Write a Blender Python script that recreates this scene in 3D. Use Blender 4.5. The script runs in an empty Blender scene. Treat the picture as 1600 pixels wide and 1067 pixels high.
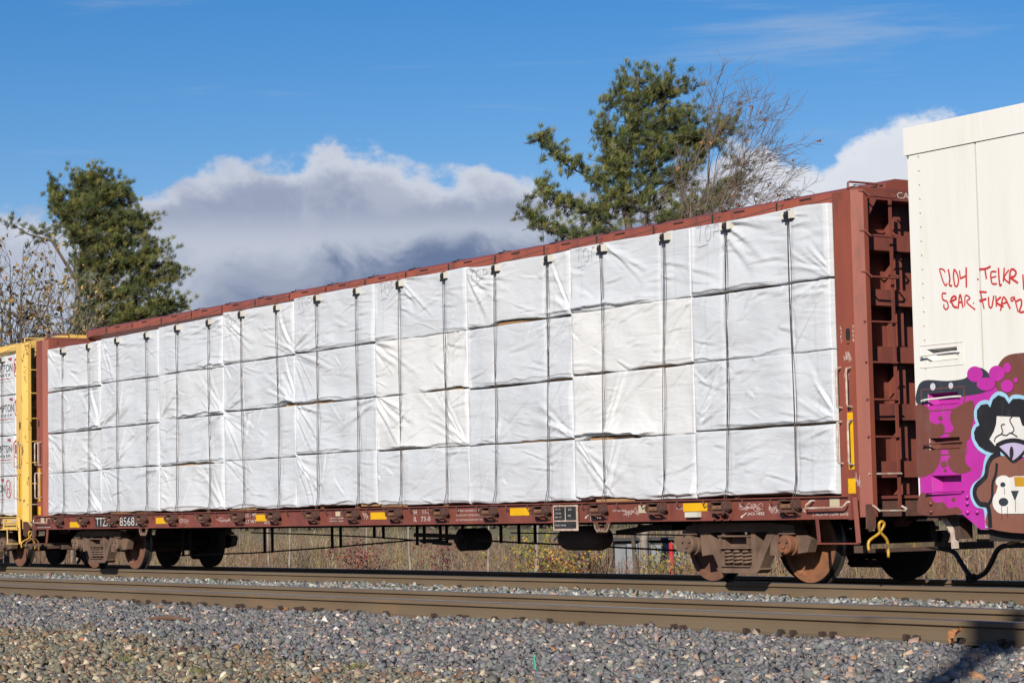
import bpy, math, random, json
import numpy as np
from mathutils import Vector, Matrix

R = math.radians
scene = bpy.context.scene
COL = scene.collection

# ------------------------------------------------------------------ camera
YAW, PITCH, ROLL, FPX = 0.9720, 0.0732, -0.0216, 3587.8
f = Vector((-math.sin(YAW) * math.cos(PITCH), math.cos(YAW) * math.cos(PITCH), math.sin(PITCH)))
r0 = Vector((math.cos(YAW), math.sin(YAW), 0))
u0 = r0.cross(f)
r = r0 * math.cos(ROLL) + u0 * math.sin(ROLL)
u = -r0 * math.sin(ROLL) + u0 * math.cos(ROLL)
cd = bpy.data.cameras.new('camera')
cd.sensor_width = 36.0
cd.sensor_fit = 'HORIZONTAL'
cd.lens = FPX / 1600 * 36
cd.clip_start = 0.1
cd.clip_end = 9000
cam = bpy.data.objects.new('camera', cd)
COL.objects.link(cam)
m = Matrix((r, u, -f)).transposed().to_4x4()
m.translation = Vector((30.158, -18.637, 0.9193))
cam.matrix_world = m
scene.camera = cam

# ------------------------------------------------------------------ light and exposure
SUN_ELEV = R(25.5)
SUN_AZ = Vector((0.625, -0.78, 0)).normalized()      # horizontal direction towards the sun
sun_dir = (SUN_AZ * math.cos(SUN_ELEV) + Vector((0, 0, math.sin(SUN_ELEV)))).normalized()
sl = bpy.data.lights.new('sun', 'SUN')
sl.energy = 5.0
sl.angle = R(0.53)
sl.color = (1.0, 0.94, 0.85)
so = bpy.data.objects.new('sun', sl)
COL.objects.link(so)
so.rotation_euler = sun_dir.to_track_quat('Z', 'Y').to_euler()
so.location = (20, -40, 30)

vs = scene.view_settings
vs.view_transform = 'Standard'
vs.look = 'None'
vs.exposure = 0.5
vs.gamma = 1.0
scene.render.film_transparent = False
cy = scene.cycles
cy.max_bounces = 6
cy.diffuse_bounces = 1
cy.glossy_bounces = 2
cy.transmission_bounces = 2
cy.transparent_max_bounces = 4
cy.caustics_reflective = False
cy.caustics_refractive = False
cy.use_denoising = True

# ------------------------------------------------------------------ world: clear sky, cloud bank, thin cirrus
world = bpy.data.worlds.new('World')
scene.world = world
world.use_nodes = True
nt = world.node_tree
nt.nodes.clear()
N = nt.nodes.new
L = nt.links.new
def wmath(op, a, b=None, c=None, clamp=False):
    n = N('ShaderNodeMath'); n.operation = op; n.use_clamp = clamp
    for i, v in enumerate((a, b, c)):
        if v is None: continue
        if isinstance(v, (int, float)): n.inputs[i].default_value = v
        else: L(v, n.inputs[i])
    return n.outputs[0]
def wmap(v, a, b, c=0.0, d=1.0, smooth=True):
    n = N('ShaderNodeMapRange'); n.interpolation_type = 'SMOOTHSTEP' if smooth else 'LINEAR'
    L(v, n.inputs['Value'])
    for k, x in zip(('From Min', 'From Max', 'To Min', 'To Max'), (a, b, c, d)): n.inputs[k].default_value = x
    return n.outputs['Result']
def wnoise(vec, scale, detail, rough=0.55, dist=0.0):
    n = N('ShaderNodeTexNoise'); n.inputs['Scale'].default_value = scale; n.inputs['Detail'].default_value = detail
    n.inputs['Roughness'].default_value = rough; n.inputs['Distortion'].default_value = dist
    L(vec, n.inputs['Vector']); return n.outputs['Fac']
def wvec(vec, scale):
    n = N('ShaderNodeVectorMath'); n.operation = 'MULTIPLY'; n.inputs[1].default_value = scale
    L(vec, n.inputs[0]); return n.outputs['Vector']
def wmix(fac, a, b):
    n = N('ShaderNodeMix'); n.data_type = 'RGBA'
    for s, v in ((n.inputs[0], fac), (n.inputs[6], a), (n.inputs[7], b)):
        if isinstance(v, (int, float)): s.default_value = v
        elif isinstance(v, tuple): s.default_value = v + (1,)
        else: L(v, s)
    return n.outputs[2]
sky = N('ShaderNodeTexSky'); sky.sky_type = 'NISHITA'; sky.sun_disc = False
sky.sun_elevation = SUN_ELEV
sky.sun_rotation = math.atan2(SUN_AZ.x, SUN_AZ.y)
sky.altitude = 100; sky.air_density = 1.0; sky.dust_density = 0.35; sky.ozone_density = 2.2
hsv = N('ShaderNodeHueSaturation'); hsv.inputs['Saturation'].default_value = 1.5; hsv.inputs['Value'].default_value = 1.0
L(sky.outputs[0], hsv.inputs['Color'])
tc = N('ShaderNodeTexCoord')
D = tc.outputs['Generated']
sp = N('ShaderNodeSeparateXYZ'); L(D, sp.inputs[0])
elev = wmath('MULTIPLY', wmath('ARCSINE', sp.outputs['Z']), 180 / math.pi)
def wdot(v):
    n = N('ShaderNodeVectorMath'); n.operation = 'DOT_PRODUCT'; n.inputs[1].default_value = v; L(D, n.inputs[0]); return n.outputs['Value']
az = wmath('ARCTAN2', wdot((r0.x, r0.y, 0)), wdot((-math.sin(YAW), math.cos(YAW), 0)))      # 0 along the line of sight, + to the right
t = wmap(az, -0.26, 0.26, 0, 1, False)
fc = N('ShaderNodeFloatCurve'); L(t, fc.inputs['Value'])
cur = fc.mapping.curves[0]
prof = [(0.0, .75), (0.078, .75), (0.131, .745), (0.198, .79), (0.255, .865), (0.313, .89), (0.3875, .905), (0.425, .86), (0.446, .835), (0.479, .85), (0.511, .83), (0.543, .80),
        (0.607, .79), (0.66, .83), (0.698, .885), (0.73, .85), (0.761, .83), (0.783, .875), (0.819, .93), (0.87, .94), (0.922, .90), (1.0, .84)]
while len(cur.points) < len(prof): cur.points.new(0.5, 0.5)
for p, (x, y) in zip(cur.points, prof): p.location = (x, y)
fc.mapping.update()
top = wmath('MULTIPLY', fc.outputs[0], 10.0)
Dn = wvec(D, (1, 1, 1.5))
n1 = wnoise(Dn, 26, 9, 0.56, 0.35)
n0 = wnoise(Dn, 9, 4, 0.5)
edge = wmath('ADD', wmath('SUBTRACT', top, elev), wmath('MULTIPLY', wmath('SUBTRACT', n1, 0.5), 1.45))
n3 = wnoise(Dn, 70, 6, 0.6)
edge = wmath('ADD', edge, wmath('MULTIPLY', wmath('SUBTRACT', n3, 0.5), 1.1))
mask = wmap(edge, -0.18, 0.26)
hole = wmap(wmath('ADD', wmath('MULTIPLY', n0, 1.0), wmath('MULTIPLY', n1, 0.6)), 0.50, 0.62)
mask = wmath('MULTIPLY', mask, wmap(hole, 0, 1, 0.88, 1))
# shading of the cloud: grey-lilac heads, paler middle, blue-grey belly, pale again near the horizon
depth = wmap(edge, 0.0, 1.0)
lump = wnoise(wvec(D, (1, 1, 1.4)), 22, 8, 0.58, 0.5)
lum = wmath('SUBTRACT', wmath('ADD', wmath('MULTIPLY', lump, 0.75), wmath('MULTIPLY', n0, 0.5)), 0.62)
ee = wmath('ADD', elev, wmath('MULTIPLY', lum, 2.4))
right = wmap(az, 0.05, 0.13)
left = wmap(az, -0.155, -0.115)
head = (0.315, 0.365, 0.50)
pale = (0.47, 0.52, 0.63)
belly = (0.125, 0.18, 0.32)
cb = wmix(wmap(ee, 6.9, 7.7), pale, head)
bl = wmath('MULTIPLY', wmath('MULTIPLY', wmap(ee, 7.1, 6.3), wmap(ee, 4.7, 5.4)), left)
cb = wmix(wmath('MULTIPLY', bl, 0.95), cb, belly)
cb = wmix(wmath('MULTIPLY', wmap(lum, -0.02, 0.18), 0.40), cb, (0.60, 0.64, 0.73))
cb = wmix(wmath('MULTIPLY', wmap(depth, 0, 1, 1.0, 0.0), wmap(lum, -0.12, 0.10, 0.12, 0.75)), cb, (0.66, 0.70, 0.79))
cb = wmix(wmath('MULTIPLY', right, 0.80), cb, (0.80, 0.83, 0.89))
cirv = wvec(D, (2.2, 2.2, 30))
ci = wmap(wmath('ADD', wnoise(cirv, 2.1, 6, 0.62, 0.4), wmath('MULTIPLY', wnoise(wvec(D, (1, 1, 3)), 5.0, 3), 0.5)), 0.80, 1.10)
ci = wmath('MULTIPLY', ci, wmap(elev, 6.5, 9.5, 0, 0.40))
bg_sky = N('ShaderNodeBackground'); bg_sky.inputs['Strength'].default_value = 0.0655
L(wvec(hsv.outputs[0], (0.99, 0.88, 1.03)), bg_sky.inputs['Color'])
bg_ci = N('ShaderNodeBackground'); bg_ci.inputs['Color'].default_value = (0.78, 0.86, 0.97, 1); bg_ci.inputs['Strength'].default_value = 0.47
bg_cl = N('ShaderNodeBackground'); L(cb, bg_cl.inputs['Color']); bg_cl.inputs['Strength'].default_value = 0.708
ms1 = N('ShaderNodeMixShader'); L(ci, ms1.inputs[0]); L(bg_sky.outputs[0], ms1.inputs[1]); L(bg_ci.outputs[0], ms1.inputs[2])
ms2 = N('ShaderNodeMixShader'); L(wmath('MULTIPLY', mask, 1.0), ms2.inputs[0]); L(ms1.outputs[0], ms2.inputs[1]); L(bg_cl.outputs[0], ms2.inputs[2])
wo = N('ShaderNodeOutputWorld'); L(ms2.outputs[0], wo.inputs['Surface'])

# ------------------------------------------------------------------ helpers: materials
MATS = {}
def mat(name, col, rough=0.6, col2=None, s1=3.0, dirt=None, dirt_amt=0.35, s2=9.0, stretch=(1, 1, 1), bump=0.0, sb=40.0, metal=0.0, attr=None, spec=None, dlo=0.52, dhi=0.70):
    col, col2, dirt = [tuple(x * 0.72 for x in c_) if c_ else c_ for c_ in (col, col2, dirt)]
    """painted / weathered surface: two tones of the paint by noise, dirt or rust patches, fine relief"""
    mt = bpy.data.materials.new(name); mt.use_nodes = True
    nt = mt.node_tree; P = nt.nodes['Principled BSDF']; N = nt.nodes.new; L = nt.links.new
    P.inputs['Roughness'].default_value = rough; P.inputs['Metallic'].default_value = metal
    if spec is not None: P.inputs['Specular IOR Level'].default_value = spec
    tc = N('ShaderNodeTexCoord'); mp = N('ShaderNodeMapping'); mp.inputs['Scale'].default_value = stretch
    L(tc.outputs['Object'], mp.inputs[0])
    def noise(s, d=5, rg=0.6):
        n = N('ShaderNodeTexNoise'); n.inputs['Scale'].default_value = s; n.inputs['Detail'].default_value = d; n.inputs['Roughness'].default_value = rg
        L(mp.outputs[0], n.inputs['Vector']); return n.outputs['Fac']
    def ramp(v, a, b):
        n = N('ShaderNodeMapRange'); n.interpolation_type = 'SMOOTHSTEP'; L(v, n.inputs[0]); n.inputs[1].default_value = a; n.inputs[2].default_value = b; return n.outputs[0]
    def mix(fac, a, b):
        n = N('ShaderNodeMix'); n.data_type = 'RGBA'; L(fac, n.inputs[0])
        for s, v in ((n.inputs[6], a), (n.inputs[7], b)):
            if isinstance(v, tuple): s.default_value = v + (1,)
            else: L(v, s)
        return n.outputs[2]
    c = None
    if attr:
        a = N('ShaderNodeAttribute'); a.attribute_name = attr; c = a.outputs['Color']
        if col2: c = mix(ramp(noise(s1), 0.35, 0.65), c, col2)
    else:
        c = mix(ramp(noise(s1), 0.32, 0.68), col, col2 or tuple(min(1, x * 0.82) for x in col))
    if dirt:
        n = N('ShaderNodeMath'); n.operation = 'MULTIPLY'; L(ramp(noise(s2, 8, 0.68), dlo, dhi), n.inputs[0]); n.inputs[1].default_value = dirt_amt
        c = mix(n.outputs[0], c, dirt)
    L(c, P.inputs['Base Color'])
    if bump:
        b = N('ShaderNodeBump'); b.inputs['Strength'].default_value = bump; b.inputs['Distance'].default_value = 0.02
        L(noise(sb, 4), b.inputs['Height']); L(b.outputs[0], P.inputs['Normal'])
    MATS[name] = mt
    return mt

# ------------------------------------------------------------------ helpers: meshes
class MB:
    def __init__(s): s.v = []; s.f = []; s.m = []; s.mi = 0
    def add(s, vs, fs):
        o = len(s.v); s.v += [tuple(p) for p in vs]; s.f += [tuple(i + o for i in q) for q in fs]; s.m += [s.mi] * len(fs); return s
    def box(s, x0, x1, y0, y1, z0, z1):
        return s.add([(x0, y0, z0), (x1, y0, z0), (x1, y1, z0), (x0, y1, z0), (x0, y0, z1), (x1, y0, z1), (x1, y1, z1), (x0, y1, z1)],
                     [(0, 3, 2, 1), (4, 5, 6, 7), (0, 1, 5, 4), (1, 2, 6, 5), (2, 3, 7, 6), (3, 0, 4, 7)])
    def bar(s, p, q, w, h, up=(0, 0, 1)):
        p, q = Vector(p), Vector(q); d = (q - p).normalized(); a = d.cross(Vector(up))
        if a.length < 1e-4: a = d.cross(Vector((1, 0, 0)))
        a.normalize(); b = a.cross(d)
        vs = [c + a * i * w / 2 + b * j * h / 2 for c in (p, q) for i, j in ((-1, -1), (1, -1), (1, 1), (-1, 1))]
        return s.add(vs, [(0, 1, 2, 3), (7, 6, 5, 4), (0, 4, 5, 1), (1, 5, 6, 2), (2, 6, 7, 3), (3, 7, 4, 0)])
    def tube(s, pts, rad, n=8, cap=True):
        pts = [Vector(p) for p in pts]; rr = rad if isinstance(rad, (list, tuple)) else [rad] * len(pts)
        vs = []; fs = []; ref = None
        for i, p in enumerate(pts):
            d = (pts[min(i + 1, len(pts) - 1)] - pts[max(i - 1, 0)]).normalized()
            if ref is None: ref = d.cross(Vector((0.31, 0.17, 0.93))); ref = ref if ref.length > 1e-3 else d.cross(Vector((1, 0, 0)))
            a = (ref - d * ref.dot(d)).normalized(); ref = a; b = d.cross(a)
            vs += [p + (a * math.cos(2 * math.pi * k / n) + b * math.sin(2 * math.pi * k / n)) * rr[i] for k in range(n)]
        for i in range(len(pts) - 1):
            for k in range(n): fs.append((i * n + k, i * n + (k + 1) % n, (i + 1) * n + (k + 1) % n, (i + 1) * n + k))
        if cap: fs += [tuple(range(n - 1, -1, -1)), tuple(range((len(pts) - 1) * n, len(pts) * n))]
        return s.add(vs, fs)
    def lathe(s, prof, c, n=40, mids=None):
        """profile (radius, y) turned round the Y axis through c"""
        vs = []; k = len(prof)
        for i in range(n):
            a = 2 * math.pi * i / n
            vs += [(c[0] + q[0] * math.cos(a), c[1] + q[1], c[2] + q[0] * math.sin(a)) for q in prof]
        o = len(s.v); s.v += vs
        for i in range(n):
            for j in range(k - 1):
                s.f.append((o + i * k + j, o + i * k + j + 1, o + ((i + 1) % n) * k + j + 1, o + ((i + 1) % n) * k + j)); s.m.append(mids[j] if mids else s.mi)
        return s
    def prism(s, poly, a0, a1, ax='y'):
        """polygon in XZ pushed along y, in YZ pushed along x, or in XY pushed along z"""
        n = len(poly)
        P3 = {'y': lambda p, t: (p[0], t, p[1]), 'x': lambda p, t: (t, p[0], p[1]), 'z': lambda p, t: (p[0], p[1], t)}[ax]
        vs = [P3(p, a0) for p in poly] + [P3(p, a1) for p in poly]
        return s.add(vs, [tuple(range(n)), tuple(range(2 * n - 1, n - 1, -1))] + [(i, i + n, (i + 1) % n + n, (i + 1) % n) for i in range(n)])
    def sheet(s, poly, y):
        return s.add([(p[0], y, p[1]) for p in poly], [tuple(range(len(poly)))])
    def ribbon(s, pts, w, y):
        """a flat brush stroke in a plane y = const"""
        n = len(pts); P = [Vector((p[0], p[1])) for p in pts]; L_ = []; R_ = []
        for i in range(n):
            d = P[min(i + 1, n - 1)] - P[max(i - 1, 0)]
            d = d.normalized() if d.length > 1e-6 else Vector((1, 0)); nn = Vector((-d.y, d.x)) * w / 2
            L_.append(P[i] + nn); R_.append(P[i] - nn)
        vs = [(p.x, y - .0005 * i / n, p.y) for q_ in (L_, R_) for i, p in enumerate(q_)]
        return s.add(vs, [(i, i + 1, n + i + 1, n + i) for i in range(n - 1)])
    def build(s, name, mats, parent=None, smooth=False, fix=True, **props):
        me = bpy.data.meshes.new(name); me.from_pydata(s.v, [], s.f)
        mats = mats if isinstance(mats, (list, tuple)) else [mats]
        for q in mats: me.materials.append(MATS[q] if isinstance(q, str) else q)
        if len(mats) > 1: me.polygons.foreach_set('material_index', s.m)
        if fix:
            import bmesh
            bm = bmesh.new(); bm.from_mesh(me); bmesh.ops.recalc_face_normals(bm, faces=bm.faces); bm.to_mesh(me); bm.free()
        if smooth:
            me.shade_smooth()
            if smooth != True: me.set_sharp_from_angle(angle=R(smooth))
        o = bpy.data.objects.new(name, me); COL.objects.link(o)
        if parent: o.parent = parent
        for k, v in props.items(): o[k] = v
        return o
def npmesh(name, v, f3, mat, col=None, parent=None, smooth=False, **props):
    """big meshes straight from numpy: v (n,3), f3 (m,3) or (m,4), col (n,3) per-vertex colour of the piece itself"""
    me = bpy.data.meshes.new(name); k = f3.shape[1]
    me.vertices.add(len(v)); me.vertices.foreach_set('co', np.ascontiguousarray(v, dtype=np.float32).ravel())
    me.loops.add(f3.size); me.loops.foreach_set('vertex_index', np.ascontiguousarray(f3, dtype=np.int32).ravel())
    me.polygons.add(len(f3)); me.polygons.foreach_set('loop_start', np.arange(0, f3.size, k, dtype=np.int32))
    me.update(calc_edges=True)
    me.validate()
    if col is not None:
        a = me.color_attributes.new('tint', 'FLOAT_COLOR', 'POINT')
        c4 = np.ones((len(v), 4), dtype=np.float32); c4[:, :3] = np.asarray(col) * 0.72; a.data.foreach_set('color', c4.ravel())
    me.materials.append(MATS[mat])
    if smooth: me.shade_smooth()
    o = bpy.data.objects.new(name, me); COL.objects.link(o)
    if parent: o.parent = parent
    for q, w in props.items(): o[q] = w
    return o
def empty(name, loc=(0, 0, 0), rz=0.0, **props):
    o = bpy.data.objects.new(name, None); COL.objects.link(o); o.location = loc; o.rotation_euler = (0, 0, rz); o.empty_display_size = 0.2
    for k, v in props.items(): o[k] = v
    return o
def copy_part(o, parent, loc=None):
    c = o.copy(); COL.objects.link(c); c.parent = parent
    if loc is not None: c.location = loc
    return c
def copy_tree(o, parent=None):
    c = o.copy(); COL.objects.link(c); c.parent = parent
    for ch in o.children: copy_tree(ch, c)
    return c
def lettering(txt, x0, x1, z0, z1, y, mat, parent, name='lettering', plane='y'):
    """stencilled words fitted into a rectangle: on a wall facing -Y, or on an end facing +X (plane='x': x0,x1 are y values)"""
    cu = bpy.data.curves.new('text', 'FONT'); cu.body = txt; cu.size = 1.0; cu.space_line = 0.95; cu.resolution_u = 3
    to = bpy.data.objects.new('text', cu); COL.objects.link(to)
    bpy.context.view_layer.update()
    me = bpy.data.meshes.new_from_object(to.evaluated_get(bpy.context.evaluated_depsgraph_get()))
    bpy.data.objects.remove(to); bpy.data.curves.remove(cu)
    n = len(me.vertices); co = np.empty(n * 3, dtype=np.float32); me.vertices.foreach_get('co', co); co = co.reshape(-1, 3)
    lo, hi = co.min(0), co.max(0)
    X = x0 + (co[:, 0] - lo[0]) / (hi[0] - lo[0]) * (x1 - x0); Z = z0 + (co[:, 1] - lo[1]) / (hi[1] - lo[1]) * (z1 - z0)
    out = np.stack([X, np.full(n, y), Z], 1) if plane == 'y' else np.stack([np.full(n, y), X, Z], 1)
    me.vertices.foreach_set('co', out.astype(np.float32).ravel()); me.materials.clear(); me.materials.append(MATS[mat]); me.name = name
    me.update()
    o = bpy.data.objects.new(name, me); COL.objects.link(o); o.parent = parent
    return o
def catmull(pts, sub=6, closed=True):
    n = len(pts); out = []
    for i in range(n if closed else n - 1):
        g = [np.array(pts[(i + k) % n if closed else min(max(i + k, 0), n - 1)], float) for k in (-1, 0, 1, 2)]
        for q in range(sub):
            t = q / sub
            out.append(tuple(0.5 * ((2 * g[1]) + (-g[0] + g[2]) * t + (2 * g[0] - 5 * g[1] + 4 * g[2] - g[3]) * t * t + (-g[0] + 3 * g[1] - 3 * g[2] + g[3]) * t ** 3)))
    if not closed: out.append(tuple(pts[-1]))
    return out
class VNoise:
    """smooth value noise on a lattice"""
    def __init__(s, rng, n=64): s.g = rng.random((n, n)) * 2 - 1; s.n = n
    def __call__(s, x, y):
        xi = np.floor(x).astype(int); yi = np.floor(y).astype(int); fx = x - xi; fy = y - yi
        fx = fx * fx * fx * (fx * (fx * 6 - 15) + 10); fy = fy * fy * fy * (fy * (fy * 6 - 15) + 10); n = s.n; g = s.g
        a = g[xi % n, yi % n]; b = g[(xi + 1) % n, yi % n]; c = g[xi % n, (yi + 1) % n]; d = g[(xi + 1) % n, (yi + 1) % n]
        return (a * (1 - fx) + b * fx) * (1 - fy) + (c * (1 - fx) + d * fx) * fy

# ------------------------------------------------------------------ materials
mat('red_paint', (0.245, 0.067, 0.044), 0.55, (0.18, 0.05, 0.036), 2.2, dirt=(0.075, 0.04, 0.03), dirt_amt=0.55, s2=7, stretch=(1, 1, 0.35), bump=0.06, sb=60)
mat('red_faded', (0.32, 0.079, 0.042), 0.5, (0.22, 0.056, 0.034), 1.5, dirt=(0.10, 0.04, 0.028), dirt_amt=0.65, s2=5, stretch=(1, 1, 0.2), bump=0.05, sb=40)
mat('yellow_paint', (0.78, 0.50, 0.125), 0.5, (0.74, 0.46, 0.11), 2, dirt=(0.10, 0.035, 0.015), dirt_amt=0.85, s2=6.5, stretch=(1, 1, 0.55), dlo=0.575, dhi=0.63, bump=0.05)
mat('rust_brown', (0.10, 0.055, 0.038), 0.8, (0.065, 0.038, 0.028), 5, dirt=(0.16, 0.075, 0.035), dirt_amt=0.5, s2=12, bump=0.35, sb=50)
mat('truck_iron', (0.19, 0.115, 0.075), 0.8, (0.12, 0.072, 0.048), 4, dirt=(0.19, 0.125, 0.08), dirt_amt=0.5, s2=9, bump=0.3, sb=45)
mat('wheel_rust', (0.20, 0.085, 0.045), 0.85, (0.14, 0.06, 0.035), 5, dirt=(0.07, 0.04, 0.03), dirt_amt=0.5, s2=8, bump=0.15)
mat('wheel_orange', (0.30, 0.115, 0.04), 0.85, (0.20, 0.08, 0.035), 5, dirt=(0.09, 0.045, 0.03), dirt_amt=0.5, s2=8, bump=0.15)
mat('cap_orange', (0.27, 0.10, 0.04), 0.8, (0.16, 0.07, 0.04), 12, bump=0.2)
mat('tread_steel', (0.10, 0.09, 0.085), 0.38, (0.06, 0.055, 0.05), 6, metal=0.6)
mat('underframe', (0.030, 0.021, 0.018), 0.85, (0.018, 0.014, 0.012), 3, bump=0.2)
mat('dark_gap', (0.012, 0.010, 0.009), 0.9)
mat('spool_rust', (0.26, 0.12, 0.055), 0.8, (0.15, 0.07, 0.04), 14, bump=0.3)
mat('winch_iron', (0.135, 0.052, 0.036), 0.75, (0.085, 0.04, 0.03), 9, dirt=(0.2, 0.1, 0.055), dirt_amt=0.4, s2=16, bump=0.25)
mat('reflector_yellow', (0.85, 0.47, 0.0), 0.4, (0.78, 0.42, 0.0), 6, dirt=(0.4, 0.2, 0.02), dirt_amt=0.25, s2=20)
mat('white_stencil', (0.72, 0.68, 0.62), 0.6, (0.58, 0.52, 0.46), 8, dirt=(0.24, 0.10, 0.07), dirt_amt=0.8, s2=22, dlo=0.56, dhi=0.66)
mat('chalk', (0.60, 0.46, 0.42), 0.8, (0.42, 0.26, 0.22), 20)
mat('worn_white', (0.62, 0.54, 0.46), 0.6, (0.42, 0.25, 0.18), 9)
mat('cream_sticker', (0.58, 0.50, 0.34), 0.6)
mat('black_paint', (0.022, 0.021, 0.022), 0.55, (0.035, 0.032, 0.03), 9)
mat('cable_steel', (0.12, 0.088, 0.074), 0.6, (0.075, 0.055, 0.048), 30, metal=0.2)
mat('plastic_black', (0.016, 0.016, 0.017), 0.45)
mat('plastic_cream', (0.74, 0.70, 0.60), 0.5)
mat('wheel_shaded', (0.030, 0.020, 0.016), 0.8, (0.02, 0.015, 0.012), 5)  # far-side wheels: the shade under the car is put into this near-black colour
mat('rubber', (0.014, 0.014, 0.014), 0.6)
mat('lever_yellow', (0.62, 0.36, 0.03), 0.5, (0.45, 0.24, 0.03), 12, dirt=(0.12, 0.06, 0.03), dirt_amt=0.6, s2=30)
mat('lever_worn', (0.16, 0.12, 0.075), 0.7, (0.10, 0.075, 0.05), 8, dirt=(0.5, 0.3, 0.03), dirt_amt=0.6, s2=14)
mat('lumber_wood', (0.42, 0.245, 0.105), 0.75, (0.30, 0.165, 0.075), 4, stretch=(0.15, 6, 6), bump=0.15)
mat('batten_wood', (0.34, 0.19, 0.08), 0.8, (0.22, 0.12, 0.06), 5, bump=0.2)
mat('boxcar_cream', (0.81, 0.795, 0.74), 0.45, (0.78, 0.76, 0.70), 1.2, dirt=(0.58, 0.48, 0.34), dirt_amt=0.16, s2=3.0, stretch=(1.5, 1, 0.16), bump=0.3, sb=2.2)
mat('rivet_tan', (0.66, 0.58, 0.44), 0.6)
mat('boxcar_streak', (0.34, 0.26, 0.16), 0.6)
for nm, c in dict(magenta=(0.52, 0.028, 0.36), slate=(0.035, 0.042, 0.055), brown=(0.185, 0.062, 0.042), tanbrown=(0.25, 0.10, 0.065), skyblue=(0.36, 0.62, 0.80),
                  black=(0.016, 0.014, 0.016), white=(0.80, 0.77, 0.72), lilac=(0.55, 0.48, 0.68), gold=(0.60, 0.31, 0.008), mist=(0.62, 0.62, 0.66), spray_red=(0.62, 0.035, 0.035)).items():
    mat('graffiti_' + nm, c, 0.5, tuple(x * 0.86 for x in c), 2.2, dirt=tuple(0.6 * x + 0.09 for x in c), dirt_amt=0.32, s2=5, stretch=(1.6, 1, 0.4))
mat('bark', (0.13, 0.098, 0.072), 0.9, (0.075, 0.058, 0.045), 6, stretch=(1, 1, 0.3), bump=0.5, sb=18)
mat('bark_pale', (0.33, 0.285, 0.235), 0.9, (0.22, 0.18, 0.145), 5, stretch=(1, 1, 0.4), bump=0.4, sb=18)
mat('twig', (0.15, 0.105, 0.08), 0.9, (0.21, 0.155, 0.125), 2)
mat('needles', (0.06, 0.08, 0.025), 0.6, attr='tint')
mat('leaves', (0.3, 0.2, 0.05), 0.6, attr='tint')
mat('brush', (0.2, 0.13, 0.08), 0.9, attr='tint')
mat('stone', (0.2, 0.2, 0.2), 0.85, attr='tint')
mat('rail_rust', (0.170, 0.121, 0.070), 0.75, (0.143, 0.096, 0.054), 0.9, dirt=(0.29, 0.15, 0.06), dirt_amt=0.35, s2=2.2, stretch=(0.5, 1, 1), bump=0.08, sb=30)
mat('rail_top', (0.27, 0.27, 0.28), 0.32, (0.20, 0.19, 0.19), 1.2, metal=0.65, stretch=(0.3, 1, 1))
mat('spike_iron', (0.065, 0.036, 0.024), 0.85, (0.04, 0.025, 0.018), 10)
mat('leaf_orange', (0.42, 0.18, 0.06), 0.7, (0.26, 0.10, 0.035), 12)
mat('green_cord', (0.06, 0.42, 0.25), 0.5)
mat('stick_brown', (0.15, 0.08, 0.045), 0.9)
mat('shed_board', (0.25, 0.265, 0.29), 0.8, (0.19, 0.20, 0.215), 4, stretch=(1, 1, 0.3))
mat('shed_roof', (0.05, 0.048, 0.048), 0.8)
mat('post_red', (0.62, 0.02, 0.03), 0.5)
mat('pole_wood', (0.14, 0.10, 0.075), 0.9, (0.09, 0.065, 0.05), 4, stretch=(1, 1, 0.2))
mat('marker_ink', (0.40, 0.41, 0.45), 0.7)
mat('print_black', (0.055, 0.055, 0.06), 0.6)
mat('print_red', (0.62, 0.045, 0.035), 0.6)
mat('print_blue', (0.03, 0.07, 0.28), 0.6)
def wrap_mat(name, col, col2):
    """woven plastic lumber wrap: slight sheen, faint weave and soft crumples in the relief, a little dust"""
    mt = mat(name, col, 0.46, col2, 1.6, dirt=(0.60, 0.56, 0.50), dirt_amt=0.16, s2=4, stretch=(1, 1, 0.6))
    nt = mt.node_tree; P = nt.nodes['Principled BSDF']; N = nt.nodes.new; L = nt.links.new
    tc = N('ShaderNodeTexCoord')
    mp = N('ShaderNodeMapping'); mp.inputs['Rotation'].default_value = (0, R(32), 0); mp.inputs['Scale'].default_value = (0.7, 1, 3.2); L(tc.outputs['Object'], mp.inputs[0])
    n1 = N('ShaderNodeTexNoise'); n1.inputs['Scale'].default_value = 2.2; n1.inputs['Detail'].default_value = 5; n1.inputs['Roughness'].default_value = 0.5; n1.inputs['Distortion'].default_value = 0.8; L(mp.outputs[0], n1.inputs['Vector'])
    n2 = N('ShaderNodeTexNoise'); n2.inputs['Scale'].default_value = 22; n2.inputs['Detail'].default_value = 3; L(tc.outputs['Object'], n2.inputs['Vector'])
    mm = N('ShaderNodeMath'); mm.operation = 'MULTIPLY_ADD'; L(n2.outputs['Fac'], mm.inputs[0]); mm.inputs[1].default_value = 0.05; L(n1.outputs['Fac'], mm.inputs[2])
    b = N('ShaderNodeBump'); b.inputs['Strength'].default_value = 0.40; b.inputs['Distance'].default_value = 0.05; L(mm.outputs[0], b.inputs['Height']); L(b.outputs[0], P.inputs['Normal'])
    P.inputs['Specular IOR Level'].default_value = 0.35
    return mt
wrap_mat('wrap_cool', (0.625, 0.648, 0.675), (0.60, 0.622, 0.65))
wrap_mat('wrap_plain', (0.655, 0.67, 0.688), (0.63, 0.645, 0.662))
wrap_mat('wrap_warm', (0.725, 0.728, 0.722), (0.695, 0.698, 0.692))

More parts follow.
